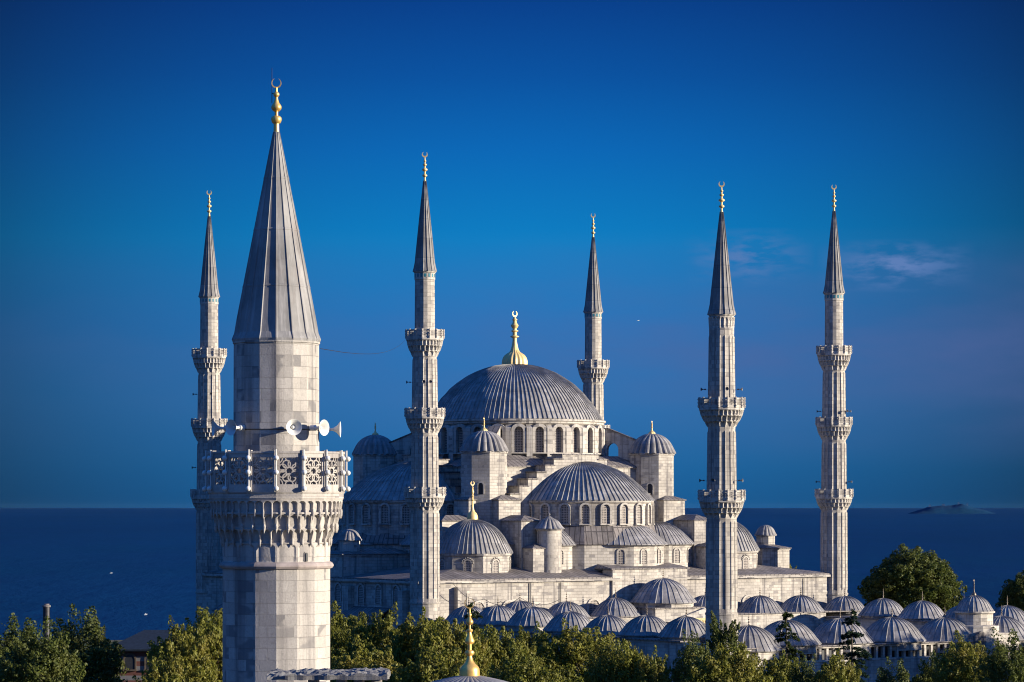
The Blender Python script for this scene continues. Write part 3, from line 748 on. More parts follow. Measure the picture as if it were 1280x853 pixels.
far_minaret(902, 351, GZ, L2, 'two-balcony minaret with carved neck band rising in front among the courtyard domes', [(13.6, 1.6, (-1.3, .25, 1.3)), (3.0, 1.75, (-1.35, -.4, 1.2))], frieze=True)

# ------------------------------------------------------------------ courtyard arcades
COURT = empty('courtyard_arcade', (OX, OY, GZ), TH)
tag(COURT, 'arcaded stone courtyard ringed by small grey lead domes in front of the mosque', 'arcade')
CB = -HB-63.5
def lroof(m, x0, x1, y0, y1, z): m.box(x0, x1, y0, y1, z, z+.14)
m = LB()
m.box(-HA, -HA+.9, CB, -HB-.6, GZ, -16.05); m.box(-HA+6.1, -HA+6.5, CB+6, -HB-6.4, GZ, -16.05)
m.box(-HA+.9, HA, CB, CB+.9, GZ, -18.6); m.box(-HA+6.5, HA-6.5, CB+6.1, CB+6.5, GZ, -16.6)
m.box(HA-.9, HA, CB+.9, -HB-.6, GZ, -16.0); m.box(HA-6.5, HA-6.1, CB+6.5, -HB-6.4, GZ, -16.0)
m.box(-HA+6.5, HA-6.5, -HB-6.5, -HB-6.1, GZ, -15.3)
m.build('wall', M['stone'], COURT)
m = LB(); lroof(m, -HA-.3, -HA+6.8, CB+6.5, -HB-6.4, -16.04); lroof(m, -HA-.3, HA+.3, CB-.3, CB+6.4, -16.75); lroof(m, HA-6.8, HA+.3, CB+6.5, -HB-6.4, -15.99); lroof(m, -HA-.3, HA+.3, -HB-6.8, -HB-.6, -15.28)
m.build('roof', M['lead'], COURT)
# gallery of little openings under the outer eave of the north-west front
m = LB(); n = 64
for i in range(n+1):
    x = -HA+.2+(2*HA-.4)*i/n; m.box(x-.17, x+.17, CB+.1, CB+.5, -18.35, -16.95)
m.box(-HA, HA, CB-.05, CB+.9, -18.6, -18.35); m.box(-HA, HA, CB-.05, CB+.9, -16.95, -16.76)
m.build('gallery_colonnade', M['stone_fine'], COURT)
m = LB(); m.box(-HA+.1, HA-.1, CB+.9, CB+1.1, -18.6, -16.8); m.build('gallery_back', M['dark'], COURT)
def cdome(a, b, z0, R, h, drum=.5, fin='bronze', fh=1.5):
    m = LB(); m.lathe(a, b, [(R*1.05, z0-drum-.6), (R*1.05, z0-.1), (R*1.1, z0-.05), (R*1.1, z0)], 8 if drum else 24, ph=pi/8); m.build('dome_drum', M['stone_fine'], COURT)
    m = LB(); dome_mb(m, a, b, z0+.02, R, h, 28, .09, nr=12, flare=.10, peak=.12); d = m.build('courtyard_dome', M['sdome'], COURT)
    m = LB(); small_finial(m, a, b, z0+h-.02, fh, .2); m.build('finial', M[fin], d)
def at_y(py, a, b): return zof(py, a, b)
AC = -HA+3.3
for px, py in ((586, 757), (622.5, 757), (665.5, 758.5), (713, 764.5), (760, 769), (808.5, 769), (858, 771)):
    b = solve_b(px, AC); z = at_y(py, AC, b); cdome(AC, b, z-2.25, 3.15, 2.25)
BC = -HB-3.4
for px, py in ((650, 751), (708, 752), (769.5, 747.5), (882, 744), (950, 744.5), (1001, 744), (1056, 745)):
    a = solve_a(px, BC); z = at_y(py, a, BC); cdome(a, BC, z-2.3, 3.15, 2.3)
AS = HA-3.3
for px, py in ((1104, 748), (1153, 751), (1205, 756), (1259, 757)):
    b = solve_b(px, AS); z = at_y(py, AS, b); cdome(AS, b, z-2.3, 3.2, 2.3)
BN = CB+3.3
for px, py in ((936, 782), (983, 775), (1050, 773), (1115, 771.5), (1181, 772), (1252, 770)):
    a = solve_a(px, BN); z = at_y(py, a, BN); cdome(a, BN, z-2.75, 3.75, 2.75)
# big dome over the portal of the hall
b = BC; a = solve_a(829, b); z = at_y(723, a, b)
m = LB(); m.box(a-4.6, a+4.6, b-4.2, b+3.6, -16, z-4.0); m.build('portal_block', M['stone'], COURT)
cdome(a, b, z-3.2, 4.2, 3.2, .6)
m = LB(); m.box(a-4.8, a+4.8, b-4.4, b+3.6, z-3.995, z-3.85); m.build('portal_roof', M['lead'], COURT)
m = LB(); g0, g1 = a-.2, a+7.4; yb = b-4.9
pz = z-4.0
m.loft([[(g0, yb, -20), (g1, yb, -20), (g1, yb, pz-1.1), ((g0+g1)/2, yb, pz), (g0, yb, pz-1.1)], [(g0, yb+.7, -20), (g1, yb+.7, -20), (g1, yb+.7, pz-1.1), ((g0+g1)/2, yb+.7, pz), (g0, yb+.7, pz-1.1)]])
m.build('portal_gable', M['stone_fine'], COURT)
m = LB(); m.box(g0+.6, g1-.6, yb-.06, yb-.003, pz-2.5, pz-1.35); pn = m.build('inscription_panel', simple('inscription_cream', (.42, .36, .16), .6), COURT)
m = LB(); xx = g0+.9; rr_ = random.Random(4)
while xx < g1-1.0:
    h_ = rr_.uniform(.3, .75); m.tube([(xx, yb-.08, pz-2.3), (xx+.1, yb-.08, pz-2.3+h_*.5), (xx+.02, yb-.08, pz-2.3+h_)], .05, 5)
    m.tube([(xx, yb-.08, pz-2.25), (xx+.2, yb-.08, pz-2.33), (xx+.4, yb-.08, pz-2.15+rr_.uniform(-.1, .2))], .045, 5); xx += rr_.uniform(.32, .5)
m.build('lettering', M['gold'], pn)
# outer portal lantern dome
b = BN-1.0; a = solve_a(1217.5, b); z = at_y(748, a, b)
m = LB(); m.lathe(a, b, [(3.1, -20), (3.1, z-3.3), (2.35, z-3.2), (2.35, z-1.8), (2.6, z-1.7), (2.6, z-1.5)], 16); m.box(a-4.5, a+4.5, b-2.9, b+2, GZ, z-4.2); m.build('portal_tower', M['stone'], COURT)
m = LB(); dome_mb(m, a, b, z-1.48, 2.2, 1.9, 24, .07, nr=12, flare=.1, peak=.1); d = m.build('portal_dome', M['sdome'], COURT)
m = LB(); finial_mb(m, a, b, z+.35, 2.2, .3, False); m.build('finial', M['bronze'], d)
m = LB(); m.loft([[(a-1.5, b-2.95, z-3.9), (a+5.2, b-2.95, z-6.4), (a-8.2, b-2.95, z-6.4)], [(a-1.5, b+2, z-3.9), (a+5.2, b+2, z-6.4), (a-8.2, b+2, z-6.4)]]); m.build('portal_roof', M['lead'], COURT)
for i in range(9):
    b_ = CB+5+i*6.3
    window(COURT, -HA, b_, Z0-20.3, pi, 1.2, 2.4, .15, .2, sill=False, pane='dark')
for i in range(10):
    a_ = -HA+5+i*6.9
    window(COURT, a_, CB-.0, Z0-22.2, -pi/2, 1.2, 2.4, .15, .2, sill=False, pane='dark')
m = LB(); m.box(-HA+7, HA-7, CB+7, -HB-7, GZ+.02, GZ+.06); m.build('paving', M['stone_fine'], COURT)
# loops of festival cable above the arcade roof
def wire(pts, sag, r, name, label, mat='iron', n=14):
    m = MB(); P = [Vector(p) for p in pts]; out = []
    for i in range(len(P)-1):
        for j in range(n+(1 if i == len(P)-2 else 0)):
            t = j/n; v = P[i].lerp(P[i+1], t); v.z -= sag*4*t*(1-t); out.append(v)
    m.tube(out, r, 5); return tag(m.build(name, M[mat]), label, 'cable')
bcw = -HB-2.0
pts = []
for px, py in ((566, 728), (605, 748), (650, 746), (700, 748)):
    a = solve_a(px, bcw); x, y = W(a, bcw); pts.append((x, y, zof(py, a, bcw)))
wire(pts, .9, .035, 'looped_cable', 'dark cable drooping in loops along the pale courtyard wall')

# ------------------------------------------------------------------ foreground minaret
FD = 92.0; S = FD/F
fx = (345.5-640)*S
FM = empty('minaret', (fx, FD, GZ))
tag(FM, 'large weathered stone minaret in the foreground with one lattice balcony and white loudspeakers', 'minaret')
zz_ = lambda py: (632-py)*S + Z0
fa = -pi/2-atan2(fx, FD)
ph = fa+radians(-0.2)
N16 = 16
m = MB(); m.lathe(0, 0, [(67*S, 0), (67*S, zz_(706))], 16, ph=ph); m.build('lower_shaft', M['fstone'], FM)
m = MB(); R0 = 67.5*S
m.lathe(0, 0, [(R0, zz_(710)), (R0*1.035, zz_(709)), (R0*1.06, zz_(706.5)), (R0*1.06, zz_(705)), (R0*1.035, zz_(702.5)), (R0, zz_(701))], 16, ph=ph); m.build('ring_moulding', simple('rust_stained_stone', (.30, .255, .235), .8), FM)
m = MB()
niche_tiers(m, 0, 0, [(zz_(701), zz_(677), 66.5*S, 67.5*S, 16, .045), (zz_(677), zz_(660), 67*S, 74*S, 32, .11), (zz_(660), zz_(642), 74.5*S, 79.5*S, 32, .11), (zz_(642), zz_(625), 80*S, 83*S, 48, .09)], ph, 20)
for (y_, r_) in ((640.5, 81.5),):
    m.lathe(0, 0, [(r_*S-.02, zz_(y_)-.035), (r_*S+.012, zz_(y_)-.02), (r_*S+.012, zz_(y_)+.02), (r_*S-.02, zz_(y_)+.03)], 16, ph=ph)
m.build('carved_corbel', M['fcarved'], FM)
m = MB(); m.lathe(0, 0, [(82.5*S, zz_(625)), (84*S, zz_(622)), (84*S, zz_(617)), (85.5*S, zz_(615)), (85.5*S, zz_(613.5)), (50*S, zz_(613.4))], 16, ph=ph); m.build('floor_slab', M['fcarved'], FM)
m = MB(); m.lathe(0, 0, [(53.6*S, zz_(614)), (53.2*S, zz_(430)), (54.4*S, zz_(429)), (54.4*S, zz_(426.5))], 16, ph=ph); m.build('upper_shaft', M['fstone'], FM)
m = MB(); a = ph+2*pi*(1.5)/16
window(FM, 67.2*S*cos(pi/16)*cos(a), 67.2*S*cos(pi/16)*sin(a), zz_(700), a, .07, .26, .02, .03, 'slit_window', False, 'dark', 'fcarved')
# railing panels with star lattice, posts with white bulbs
zb, zt = zz_(613.4), zz_(564.5); RR = 82.5*S
def lattice(m, Wd, z0_, z1_, t=.035):
    H = z1_-z0_; cx0 = Wd/2
    r = H*.24; segs = []
    def ring(cx, cz, r, n=12):
        pts = []
        for i in range(n+1):
            a = 2*pi*i/n; pts.append((cx+r*cos(a), cz+r*sin(a)))
        for i in range(n): segs.append((pts[i], pts[i+1]))
    def clip(p): return 0.01 <= p[0] <= Wd-.01 and z0_-.005 <= p[1] <= z1_+.005
    cz0 = (z0_+z1_)/2
    u_ = Wd*.5; v_ = H*.5
    ring(cx0, cz0, r*.62, 14)
    for i in range(8):
        a = pi/8+i*pi/4
        ring(cx0+r*1.12*cos(a), cz0+r*1.12*sin(a), r*.62)
    for sx in (-1, 1):
        for sz in (-1, 1):
            ring(cx0+sx*u_, cz0+sz*v_, r*1.0, 20); ring(cx0+sx*u_, cz0+sz*v_, r*.5, 14)
        ring(cx0+sx*u_, cz0, r*.6, 14); ring(cx0, cz0+sx*v_, r*.6, 14)
    def trim(p, q):
        t0, t1 = 0., 1.; dx, dz = q[0]-p[0], q[1]-p[1]
        for a_, b_ in ((-dx, p[0]-0), (dx, Wd-p[0]), (-dz, p[1]-z0_), (dz, z1_-p[1])):
            if abs(a_) < 1e-9:
                if b_ < 0: return None
            else:
                tt = b_/a_
                if a_ < 0: t0 = max(t0, tt)
                else: t1 = min(t1, tt)
        return None if t1-t0 < .05 else ((p[0]+dx*t0, p[1]+dz*t0), (p[0]+dx*t1, p[1]+dz*t1))
    for k_, pq in enumerate(segs):
        pq = trim(*pq)
        if not pq: continue
        p, q = pq; dx, dz = q[0]-p[0], q[1]-p[1]; l = math.hypot(dx, dz)
        if l < 1e-6: continue
        nx, nz = -dz/l*t*.5, dx/l*t*.5; ex = ez = 0; d_ = .03+.0006*(k_ % 7)
        m.loft([[(p[0]-ex+nx, -d_, p[1]-ez+nz), (p[0]-ex-nx, -d_, p[1]-ez-nz), (q[0]+ex-nx, -d_, q[1]+ez-nz), (q[0]+ex+nx, -d_, q[1]+ez+nz)],
                [(p[0]-ex+nx, d_, p[1]-ez+nz), (p[0]-ex-nx, d_, p[1]-ez-nz), (q[0]+ex-nx, d_, q[1]+ez-nz), (q[0]+ex+nx, d_, q[1]+ez+nz)]])
for i in range(16):
    a0_ = ph+2*pi*i/16; a1_ = ph+2*pi*(i+1)/16
    p = Vector((RR*cos(a0_), RR*sin(a0_), 0)); q = Vector((RR*cos(a1_), RR*sin(a1_), 0)); d = q-p; Wd = d.length; d.normalize(); nn = Vector((d.y, -d.x, 0))
    m = MB()
    m.box(0, Wd, -.06, .06, zb, zb+.20); m.box(0, Wd, -.06, .06, zt-.19, zt); m.box(0, .1, -.055, .055, zb+.2, zt-.19); m.box(Wd-.1, Wd, -.055, .055, zb+.2, zt-.19)
    m.box(.0, Wd, -.085, .085, zt-.06, zt+.002)
    lattice(m, Wd, zb+.2, zt-.19)
    m.xform(lambda v: (p.x+d.x*v[0]+nn.x*v[1], p.y+d.y*v[0]+nn.y*v[1], v[2]))
    m.build('railing_panel', M['fcarved'], FM)
    m = MB(); e = p*(1.012); hw_ = .06
    t_ = Vector((-sin(a0_), cos(a0_), 0)); r_ = Vector((cos(a0_), sin(a0_), 0))
    c = [e+t_*sx*hw_+r_*sy*hw_ for sx, sy in ((-1, -1), (1, -1), (1, 1), (-1, 1))]
    m.prism([(v.x, v.y) for v in c], zb-.02, zt+.03); po = m.build('post', M['fcarved'], FM)
    c2 = [e+t_*sx*.03+r_*(.085+sy*.02) for sx, sy in ((-1, -1), (1, -1), (1, 1), (-1, 1))]
    m = MB(); m.tube([tuple(e+r_*.1+Vector((0, 0, zb+.03))), tuple(e+r_*.1+Vector((0, 0, zt+.05)))], .022); m.build('lamp_pole', M['white'], po)
    for hh in (zz_(610.5), zz_(590.5), zz_(573)):
        m = MB(); v = e+r_*.145; m.sphere((v.x, v.y, hh), .078, 14, 10); m.tube([(v.x, v.y, hh), tuple(e+r_*.09+Vector((0, 0, hh)))], .03)
        m.build('lamp_bulb', M['white'], po, smooth=True)
# spire
m = MB()
def cr2(py, r, e_):
    ring = []
    for i in range(16):
        for f, e in ((-.07, 0), (-.03, 1), (.03, 1), (.07, 0), (.5, 0)):
            a = ph+2*pi*(i+f)/16; flat = cos(pi/16)/cos(((f % 1)-.5)*2*pi/16)
            rr = r*flat+e*e_; ring.append((rr*cos(a), rr*sin(a), zz_(py)))
    return ring
rings = [cr2(427, 54.5*S, .0), cr2(424, 55*S, .02), cr2(421.5, 54*S, .025), cr2(416, 51.5*S, .03)]
for py in (400, 380, 359.5, 359, 357, 356.5, 320, 288.5, 288, 286, 285.5, 250, 223.5, 223, 221, 220.5, 195, 178, 164):
    t = (416-py)/(416-163); base = 51.5*(1-t)**.99+3.6*t
    lap = .35 if py in (359, 357, 288, 286, 223, 221) else 0
    rings.append(cr2(py, (base+lap)*S, .03*(1-t)+.010))
m.loft(rings); m.build('spire', M['fspire'], FM)
m = MB()
def stepprof(L_): return [(r*S, zz_(y)) for y, r in L_]
m.lathe(0, 0, stepprof([(165, 3.6), (154, 3.3), (153.8, 4.2), (152.5, 5.5), (150, 6.4), (148, 6.6), (146, 6.2), (144.5, 4.6), (143.8, 2.2), (139, 2.2), (138.6, 3.2), (137.5, 4.6), (135.5, 6.2), (133, 6.6), (130.5, 5.6), (128, 3.6), (124, 2.3), (121, 1.9), (120, 2.6), (118.5, 3.7), (117, 3.9), (115.3, 3.2), (114, 1.6), (109, 1.2), (108.5, .6)]), 28)
crescent(m, 0, 0, zz_(103.2), 6.3*S, 1.7*S, .42); m.build('finial', M['gold'], FM, smooth=True)
m = MB(); m.tube([(-5.6*S, 0, zz_(128)), (-5.6*S, 0, zz_(84))], [.012, .008]); m.tube([(-5.6*S, 0, zz_(116)), (0, 0, zz_(116.5))], .012)
m.build('lightning_rod', M['iron'], FM)
for (dg, off_, lb_) in ((-78, .42, 'white horn facing away left'), (-48, .30, None), (16, .38, None), (50, .34, None), (84, .42, None)):
    ag = fa+radians(dg); r_ = 53*S+off_
    h_ = horn(FM, r_*cos(ag), r_*sin(ag), zz_(535+(dg > 60)*1), ag, .52, .235, 'white', .15, 24)
    if lb_: h_['label'] = lb_
m = MB(); m.lathe(0, 0, [(53.8*S*cos(pi/16)+.03, zz_(537.5)), (53.8*S+.03, zz_(536.5))], 16, ph=ph); m.build('cable_band', M['iron'], FM)

# ------------------------------------------------------------------ foreground small dome with gilded finial
D2 = 80.0; S2 = D2/F; dx = (587-640)*S2
FDm = empty('domed_mosque', (dx, D2, GZ)); tag(FDm, 'low ribbed lead dome at the bottom edge topped by a gilded bulb finial', 'mosque')
z2 = lambda py: (632-py)*S2+Z0
m = MB(); m.box(-4.3, 4.3, -4.3, 4.3, 0, Z0-8.2); m.build('wall', M['fstone'], FDm)
m = MB(); m.lathe(0, 0, [(4.0, Z0-8.2), (4.0, Z0-6.9), (4.15, Z0-6.85), (4.15, Z0-6.7)], 8); m.build('octagonal_drum', M['fstone'], FDm)
m = MB(); dome_mb(m, 0, 0, Z0-6.7, 3.9, 6.7+(632-847.5)*S2, 36, .05, 'lobe', nr=26, flare=.06, peak=.12); d = m.build('lead_dome', M['fspire'], FDm)
m = MB()
m.lathe(0, 0, [(r*S2, z2(y)) for y, r in ((848, 12.6), (845, 12.9), (838, 12.7), (834.5, 12.2), (832, 10.6), (829, 7.4), (826, 5.2), (822, 3.6), (819, 2.9), (818.3, 4.2), (817, 5.6), (815, 6.2), (813, 5.4), (812, 3.2), (811.6, 2.6), (804.5, 2.6), (804, 4.2), (802.5, 5.7), (800.5, 6.1), (798, 5.2), (794, 3.4), (790.5, 2.4), (789.5, 2.3), (788.6, 3.8), (787, 4.2), (785.6, 3.4), (785, 1.5), (780.5, 1.4), (780, 3.0), (778, 4.6), (775.5, 4.6), (773, 2.8), (770, 1.5), (769.5, 2.2), (767.5, 2.6), (766, 2.0), (765.5, 1.2), (760, 1.0))], 30)
crescent(m, 0, 0, z2(753.5), 6.6*S2, 1.5*S2, .22); m.build('finial', M['gold'], d, smooth=True)
m = MB(); m.tube([(-4.2*S2, 0, z2(757)), (-4.2*S2, 0, z2(741))], .012); m.build('lightning_rod', M['iron'], d)

# chimney with a rough slab cap
D3 = 86.0; S3 = D3/F
CH = empty('stone_chimney', ((425-640)*S3, D3, GZ)); tag(CH, 'squat stone chimney with a rough slab cap beside the foot of the foreground minaret', 'chimney')
z3 = lambda py: (632-py)*S3+Z0
m = MB(); m.box(-.9, 1.25, -.8, .8, 0, z3(866)); m.build('body', M['fstone'], CH)
for x in (-.75, .05, .55, 1.05):
    for y in (-.6, .6): MB().box(x-.12, x+.12, y-.12, y+.12, z3(867), z3(845)).build('pier', M['fstone'], CH)
m = MB(); gx_, gy_ = 40, 16; top, bot = [], []
for j in range(gy_+1):
    for i in range(gx_+1):
        u, v = i/gx_, j/gy_; x = -2.0+3.4*u; y = -1.1+2.2*v
        ed = .1*noise.noise(Vector((u*9, v*5, 0)))
        zc = z3(841)+.1*noise.noise(Vector((x*3, y*3, 1)))+.06*noise.noise(Vector((x*9, y*9, 4)))+.07*sin(pi*v)+(u-.3)*.06
        if i in (0, gx_): x += ed
        if j in (0, gy_): y += ed
        top.append((x, y, zc)); bot.append((x, y, z3(846.5)+.03*noise.noise(Vector((x*4, y*4, 8)))))
nn_ = len(top); q = lambda i, j: j*(gx_+1)+i
fs = [(q(i, j), q(i+1, j), q(i+1, j+1), q(i, j+1)) for j in range(gy_) for i in range(gx_)]; fs += [tuple(nn_+k for k in reversed(f)) for f in fs]
per = [q(i, 0) for i in range(gx_)]+[q(gx_, j) for j in range(gy_)]+[q(i, gy_) for i in range(gx_, 0, -1)]+[q(0, j) for j in range(gy_, 0, -1)]
fs += [(per[i], per[(i+1) % len(per)], nn_+per[(i+1) % len(per)], nn_+per[i]) for i in range(len(per))]
m.add(top+bot, fs); m.build('slab_cap', stone('lichen_slab', (.20, .20, .20), .3, .2, .3, .8, (.1, .1, .12), .002), CH)

# cable from the great minaret to the foreground one, gull, boats
wire([(fx+54*S, FD+.5, (632-434)*S), (-11.7-1.7, 403, (632-412)/F*403)], 1.2, .011, 'festival_cable', 'thin dark cable strung between the foreground minaret and the one left of the dome')
G = MB(); gx0, gy0, gz0 = (798-640)/F*300, 300, (632-400)/F*300
G.tube([(-.3, 0, 0), (-.15, 0, .02), (.1, 0, .03), (.28, 0, .0)], [.02, .07, .07, .02], 8)
for s_ in (-1, 1): G.add([(.08, 0, .04), (-.08, 0, .04), (-.1, s_*.35, .16), (-.12, s_*.72, .05), (.02, s_*.4, .17)], [(0, 1, 2, 4), (4, 2, 3)])
G.v = [(x*.4, y*.4, z*.4) for x, y, z in G.v]
gu = G.build('gull', M['white'], None, loc=(gx0, gy0, gz0), rz=.5); tag(gu, 'tiny white gull flying in the blue sky right of the dome', 'bird')
for px, py, ln, lbl in ((182, 769, 2.0, 'tiny white motorboat on the dark sea, the lower and nearer of two at left'), (139, 717, 2.8, 'tiny pale boat on the dark sea, the upper and farther of two at left')):
    D = -62/((EYE-py)/F)
    b = empty('motorboat', ((px-640)/F*D, D, -62.0), .4); tag(b, lbl, 'boat', 'boats on the sea')
    h = MB(); h.loft([[(-ln/2, -.5, .0), (-ln/2, .5, .0), (-ln/2, .6, .5), (-ln/2, -.6, .5)], [(ln*.2, -.5, 0), (ln*.2, .5, 0), (ln*.2, .6, .55), (ln*.2, -.6, .55)], [(ln/2, -.05, .4), (ln/2, .05, .3), (ln/2, .08, .7), (ln/2, -.08, .7)]])
    h.build('hull', M['boat'], b); MB().box(-ln*.2, ln*.12, -.35, .35, .5, 1.0).build('cabin', M['boat'], b)

# ------------------------------------------------------------------ striped building and round chimney at left
D4 = 300.0; S4 = D4/F
B4 = empty('striped_building', ((205-640)*S4, D4, GZ)); tag(B4, 'low building of striped brick and stone under a shade-darkened roof between the trees at left', 'building')
def striped():
    m, nt, b = newmat('striped_brick_stone', .85, 0, .2)
    tc = nt.nodes.new('ShaderNodeTexCoord'); sp = nt.nodes.new('ShaderNodeSeparateXYZ'); nt.links.new(tc.outputs['Object'], sp.inputs[0])
    f = math1(nt, 'FRACT', math1(nt, 'DIVIDE', sp.outputs['Z'], .95)); g = math1(nt, 'GREATER_THAN', f, .5)
    c = mixc(nt, g, (.17, .165, .16), (.13, .05, .035)); n = noiseN(nt, tc.outputs['Object'], 3, 5)
    c = mixc(nt, mapr(nt, n, .4, .7, 0, .4), c, (.08, .07, .07)); nt.links.new(c, b.inputs['Base Color']); return m
MS = striped(); zq = lambda py: (632-py)*S4+Z0
m = MB(); m.box(-5.2, 6, 0, 9, 0, zq(812)); m.build('wall', MS, B4)
m = MB(); m.loft([[(-5.8, -.8, zq(812)+.003), (6.5, -.8, zq(812)+.003), (6.5, 9.6, zq(812)+.003), (-5.8, 9.6, zq(812)+.003)], [(-5.8, -.8, zq(810)), (6.5, -.8, zq(810)), (6.5, 9.6, zq(810)), (-5.8, 9.6, zq(810))], [(-2.5, 4, zq(789)), (3.2, 4, zq(789)), (3.2, 4.6, zq(789)), (-2.5, 4.6, zq(789))]]); m.build('roof', simple('shade_dark_roof', (.018, .028, .045), .9, 0, .1), B4)  # roof colour darkened to stand for its lack of sun
for x in (-3.4, -1.3, .8, 2.9): window(B4, x, 0, zq(836), -pi/2, 1.0, 1.5, .1, .15, pane='dark', frame='bark')
S5 = 320/F; CC = empty('round_chimney', ((58-640)*S5, 320, GZ)); tag(CC, 'dark round chimney poking up behind the leftmost trees', 'chimney')
zc = lambda py: (632-py)*S5+Z0
MB().lathe(0, 0, [(.45, 0), (.36, zc(758))], 16)  .build('stack', M['iron'], CC, smooth=True)
m = MB(); m.lathe(0, 0, [(.46, zc(758)), (.46, zc(756)), (.3, zc(755)), (.3, zc(754))], 16); m.build('cap', M['lead'], CC)

# ------------------------------------------------------------------ trees
def leaf_quads(P, rnd, pos, nrm, size):
    n = Vector(nrm); n.normalize()
    u = n.cross(Vector((rnd.uniform(-1, 1), rnd.uniform(-1, 1), rnd.uniform(-1, 1)))); u.normalize(); v = n.cross(u)
    s_ = size*rnd.uniform(.65, 1.35); p = Vector(pos); b = len(P[0])
    P[0].extend([tuple(p-u*s_*.5), tuple(p+v*s_*.36+u*s_*.05), tuple(p+u*s_*.6), tuple(p-v*s_*.36+u*s_*.05)]); P[1].append((b, b+1, b+2, b+3))
def make_tree(seed, H, Wd, nshoot, leaves, leaf, mat, crown_base=.25, up=1.0, style='broad'):
    rnd = random.Random(seed); P = ([], [])
    shoots = []
    cz = H*(1+crown_base)/2; rz = H*(1-crown_base)/2
    for k in range(nshoot):
        while True:
            x, y, z = (rnd.uniform(-1, 1) for _ in range(3))
            d = x*x+y*y+z*z
            if .30 < d < 1: break
        bumpf = (.8 if style != 'round' else .92)+(.32 if style != 'round' else .12)*noise.noise(Vector((x*1.7, y*1.7, z*1.7+seed*3.1)))+rnd.uniform(-.05, .12)
        c = Vector((x*Wd/2*bumpf, y*Wd/2*bumpf, cz+z*rz*bumpf)); shoots.append(c)
        out = Vector((x, y, z*.6+.45*up)).normalized()
        ln = rnd.uniform(.055, .125)*H*(.7 if style == 'round' else 1); rad = rnd.uniform(.055, .10)*Wd
        for q in range(leaves):
            t = rnd.random(); th = rnd.uniform(0, 2*pi); rr = rad*sqrt(rnd.random())*(1.15-t*.85)
            a1 = out.cross(Vector((0, 0, 1))) 
            if a1.length < .05: a1 = Vector((1, 0, 0))
            a1.normalize(); a2 = out.cross(a1)
            p = c+out*(t*ln-ln*.35)+(a1*cos(th)+a2*sin(th))*rr
            nr = (a1*cos(th)+a2*sin(th))*.8+out*.5+Vector((rnd.uniform(-1, 1), rnd.uniform(-1, 1), rnd.uniform(-1, 1)))*.7
            leaf_quads(P, rnd, p, nr, leaf)
    me = bpy.data.meshes.new('crown'); me.from_pydata(P[0], [], P[1]); me.materials.append(mat); me.update()
    t = MB(); t.tube([(0, 0, 0), (.1, .05, H*.2), (0, 0, H*.45), (.1, 0, H*.7)], [H*.028, H*.022, H*.015, H*.006], 10)
    for k in range(12):
        c = shoots[rnd.randrange(len(shoots))]; z = H*rnd.uniform(.2, .5)
        t.tube([(0, 0, z), tuple((Vector((0, 0, z+H*.04))+c)*.5), tuple(c)], [H*.011, H*.007, H*.002], 6)
    tr = t.build('trunk', M['bark']); tme = tr.data; bpy.data.objects.remove(tr)
    return me, tme
def conifer(seed, H, Wd, mat, tiers=13):
    rnd = random.Random(seed); P = ([], [])
    for k in range(tiers*2):
        f = (k+.3)/tiers/2
        for b in range(rnd.choice((2, 3, 3))):
            L_ = Wd/2*(1-f)**.75*rnd.uniform(.45, 1.2)+.25; z = H*(.25+.75*f)+rnd.uniform(-.35, .35)
            a = rnd.uniform(0, 2*pi)
            for i in range(int(60*L_)):
                t = rnd.random()**.8; wv = .42*(1-t*.5)
                x = L_*t; lat = rnd.uniform(-wv, wv)*L_*.5; zz = z-.26*L_*t*t+.12*x+rnd.uniform(-.16, .10)
                leaf_quads(P, rnd, (x*cos(a)-lat*sin(a), x*sin(a)+lat*cos(a), zz), (rnd.uniform(-.7, .7), rnd.uniform(-.7, .7), 1), .26)
    me = bpy.data.meshes.new('crown'); me.from_pydata(P[0], [], P[1]); me.materials.append(mat); me.update()
    t = MB(); t.tube([(0, 0, 0), (0, 0, H*.5), (0, 0, H*1.0)], [H*.018, H*.012, .02], 8); tr = t.build('trunk', M['bark']); tme = tr.data; bpy.data.objects.remove(tr)
    return me, tme
protos = {
 'broad0': (make_tree(1, 15, 11, 380, 90, .25, M['leaf']), 15, 11), 'broad1': (make_tree(2, 15, 10, 340, 90, .25, M['leaf']), 15, 10),
 'broad2': (make_tree(3, 15, 12, 420, 88, .25, M['leaf']), 15, 12), 'broad3': (make_tree(4, 15, 8, 260, 95, .23, M['leaf']), 15, 8),
 'dark': (make_tree(5, 15, 10, 340, 90, .23, M['leaf_dark'], .2), 15, 10), 'round': (make_tree(6, 17, 13.5, 1300, 75, .31, M['leaf_dark'], .1, .3, 'round'), 17, 13.5),
 'column': (make_tree(7, 15, 5.5, 160, 90, .24, M['leaf_dark'], .1, 2.2), 15, 5.5),
 'con0': (conifer(8, 12, 6.0, M['needle']), 12, 6.0), 'con1': (conifer(9, 12, 6.6, M['needle'], 15), 12, 6.6)}
def tree(kind, px, top, Dm, wpx, label, name='broadleaf_tree', cat='tree', rot=None):
    (me, tme), H, Wd = protos[kind]
    zt = (632-top)/F*Dm; h = zt-GZ; s_ = h/(H*1.0); sw = (wpx/F*Dm)/Wd
    e = empty(name, ((px-640)/F*Dm, Dm, GZ), rot if rot is not None else random.uniform(0, 6.28)); tag(e, label, cat, 'trees between the viewer and the mosque' if Dm < 400 else 'trees beyond the courtyard')
    e.scale = (1, 1, 1)
    for nm, md in (('crown', me), ('trunk', tme)):
        o = bpy.data.objects.new(nm, md); COL.objects.link(o); o.parent = e; o.scale = (sw, sw, s_)
    return e
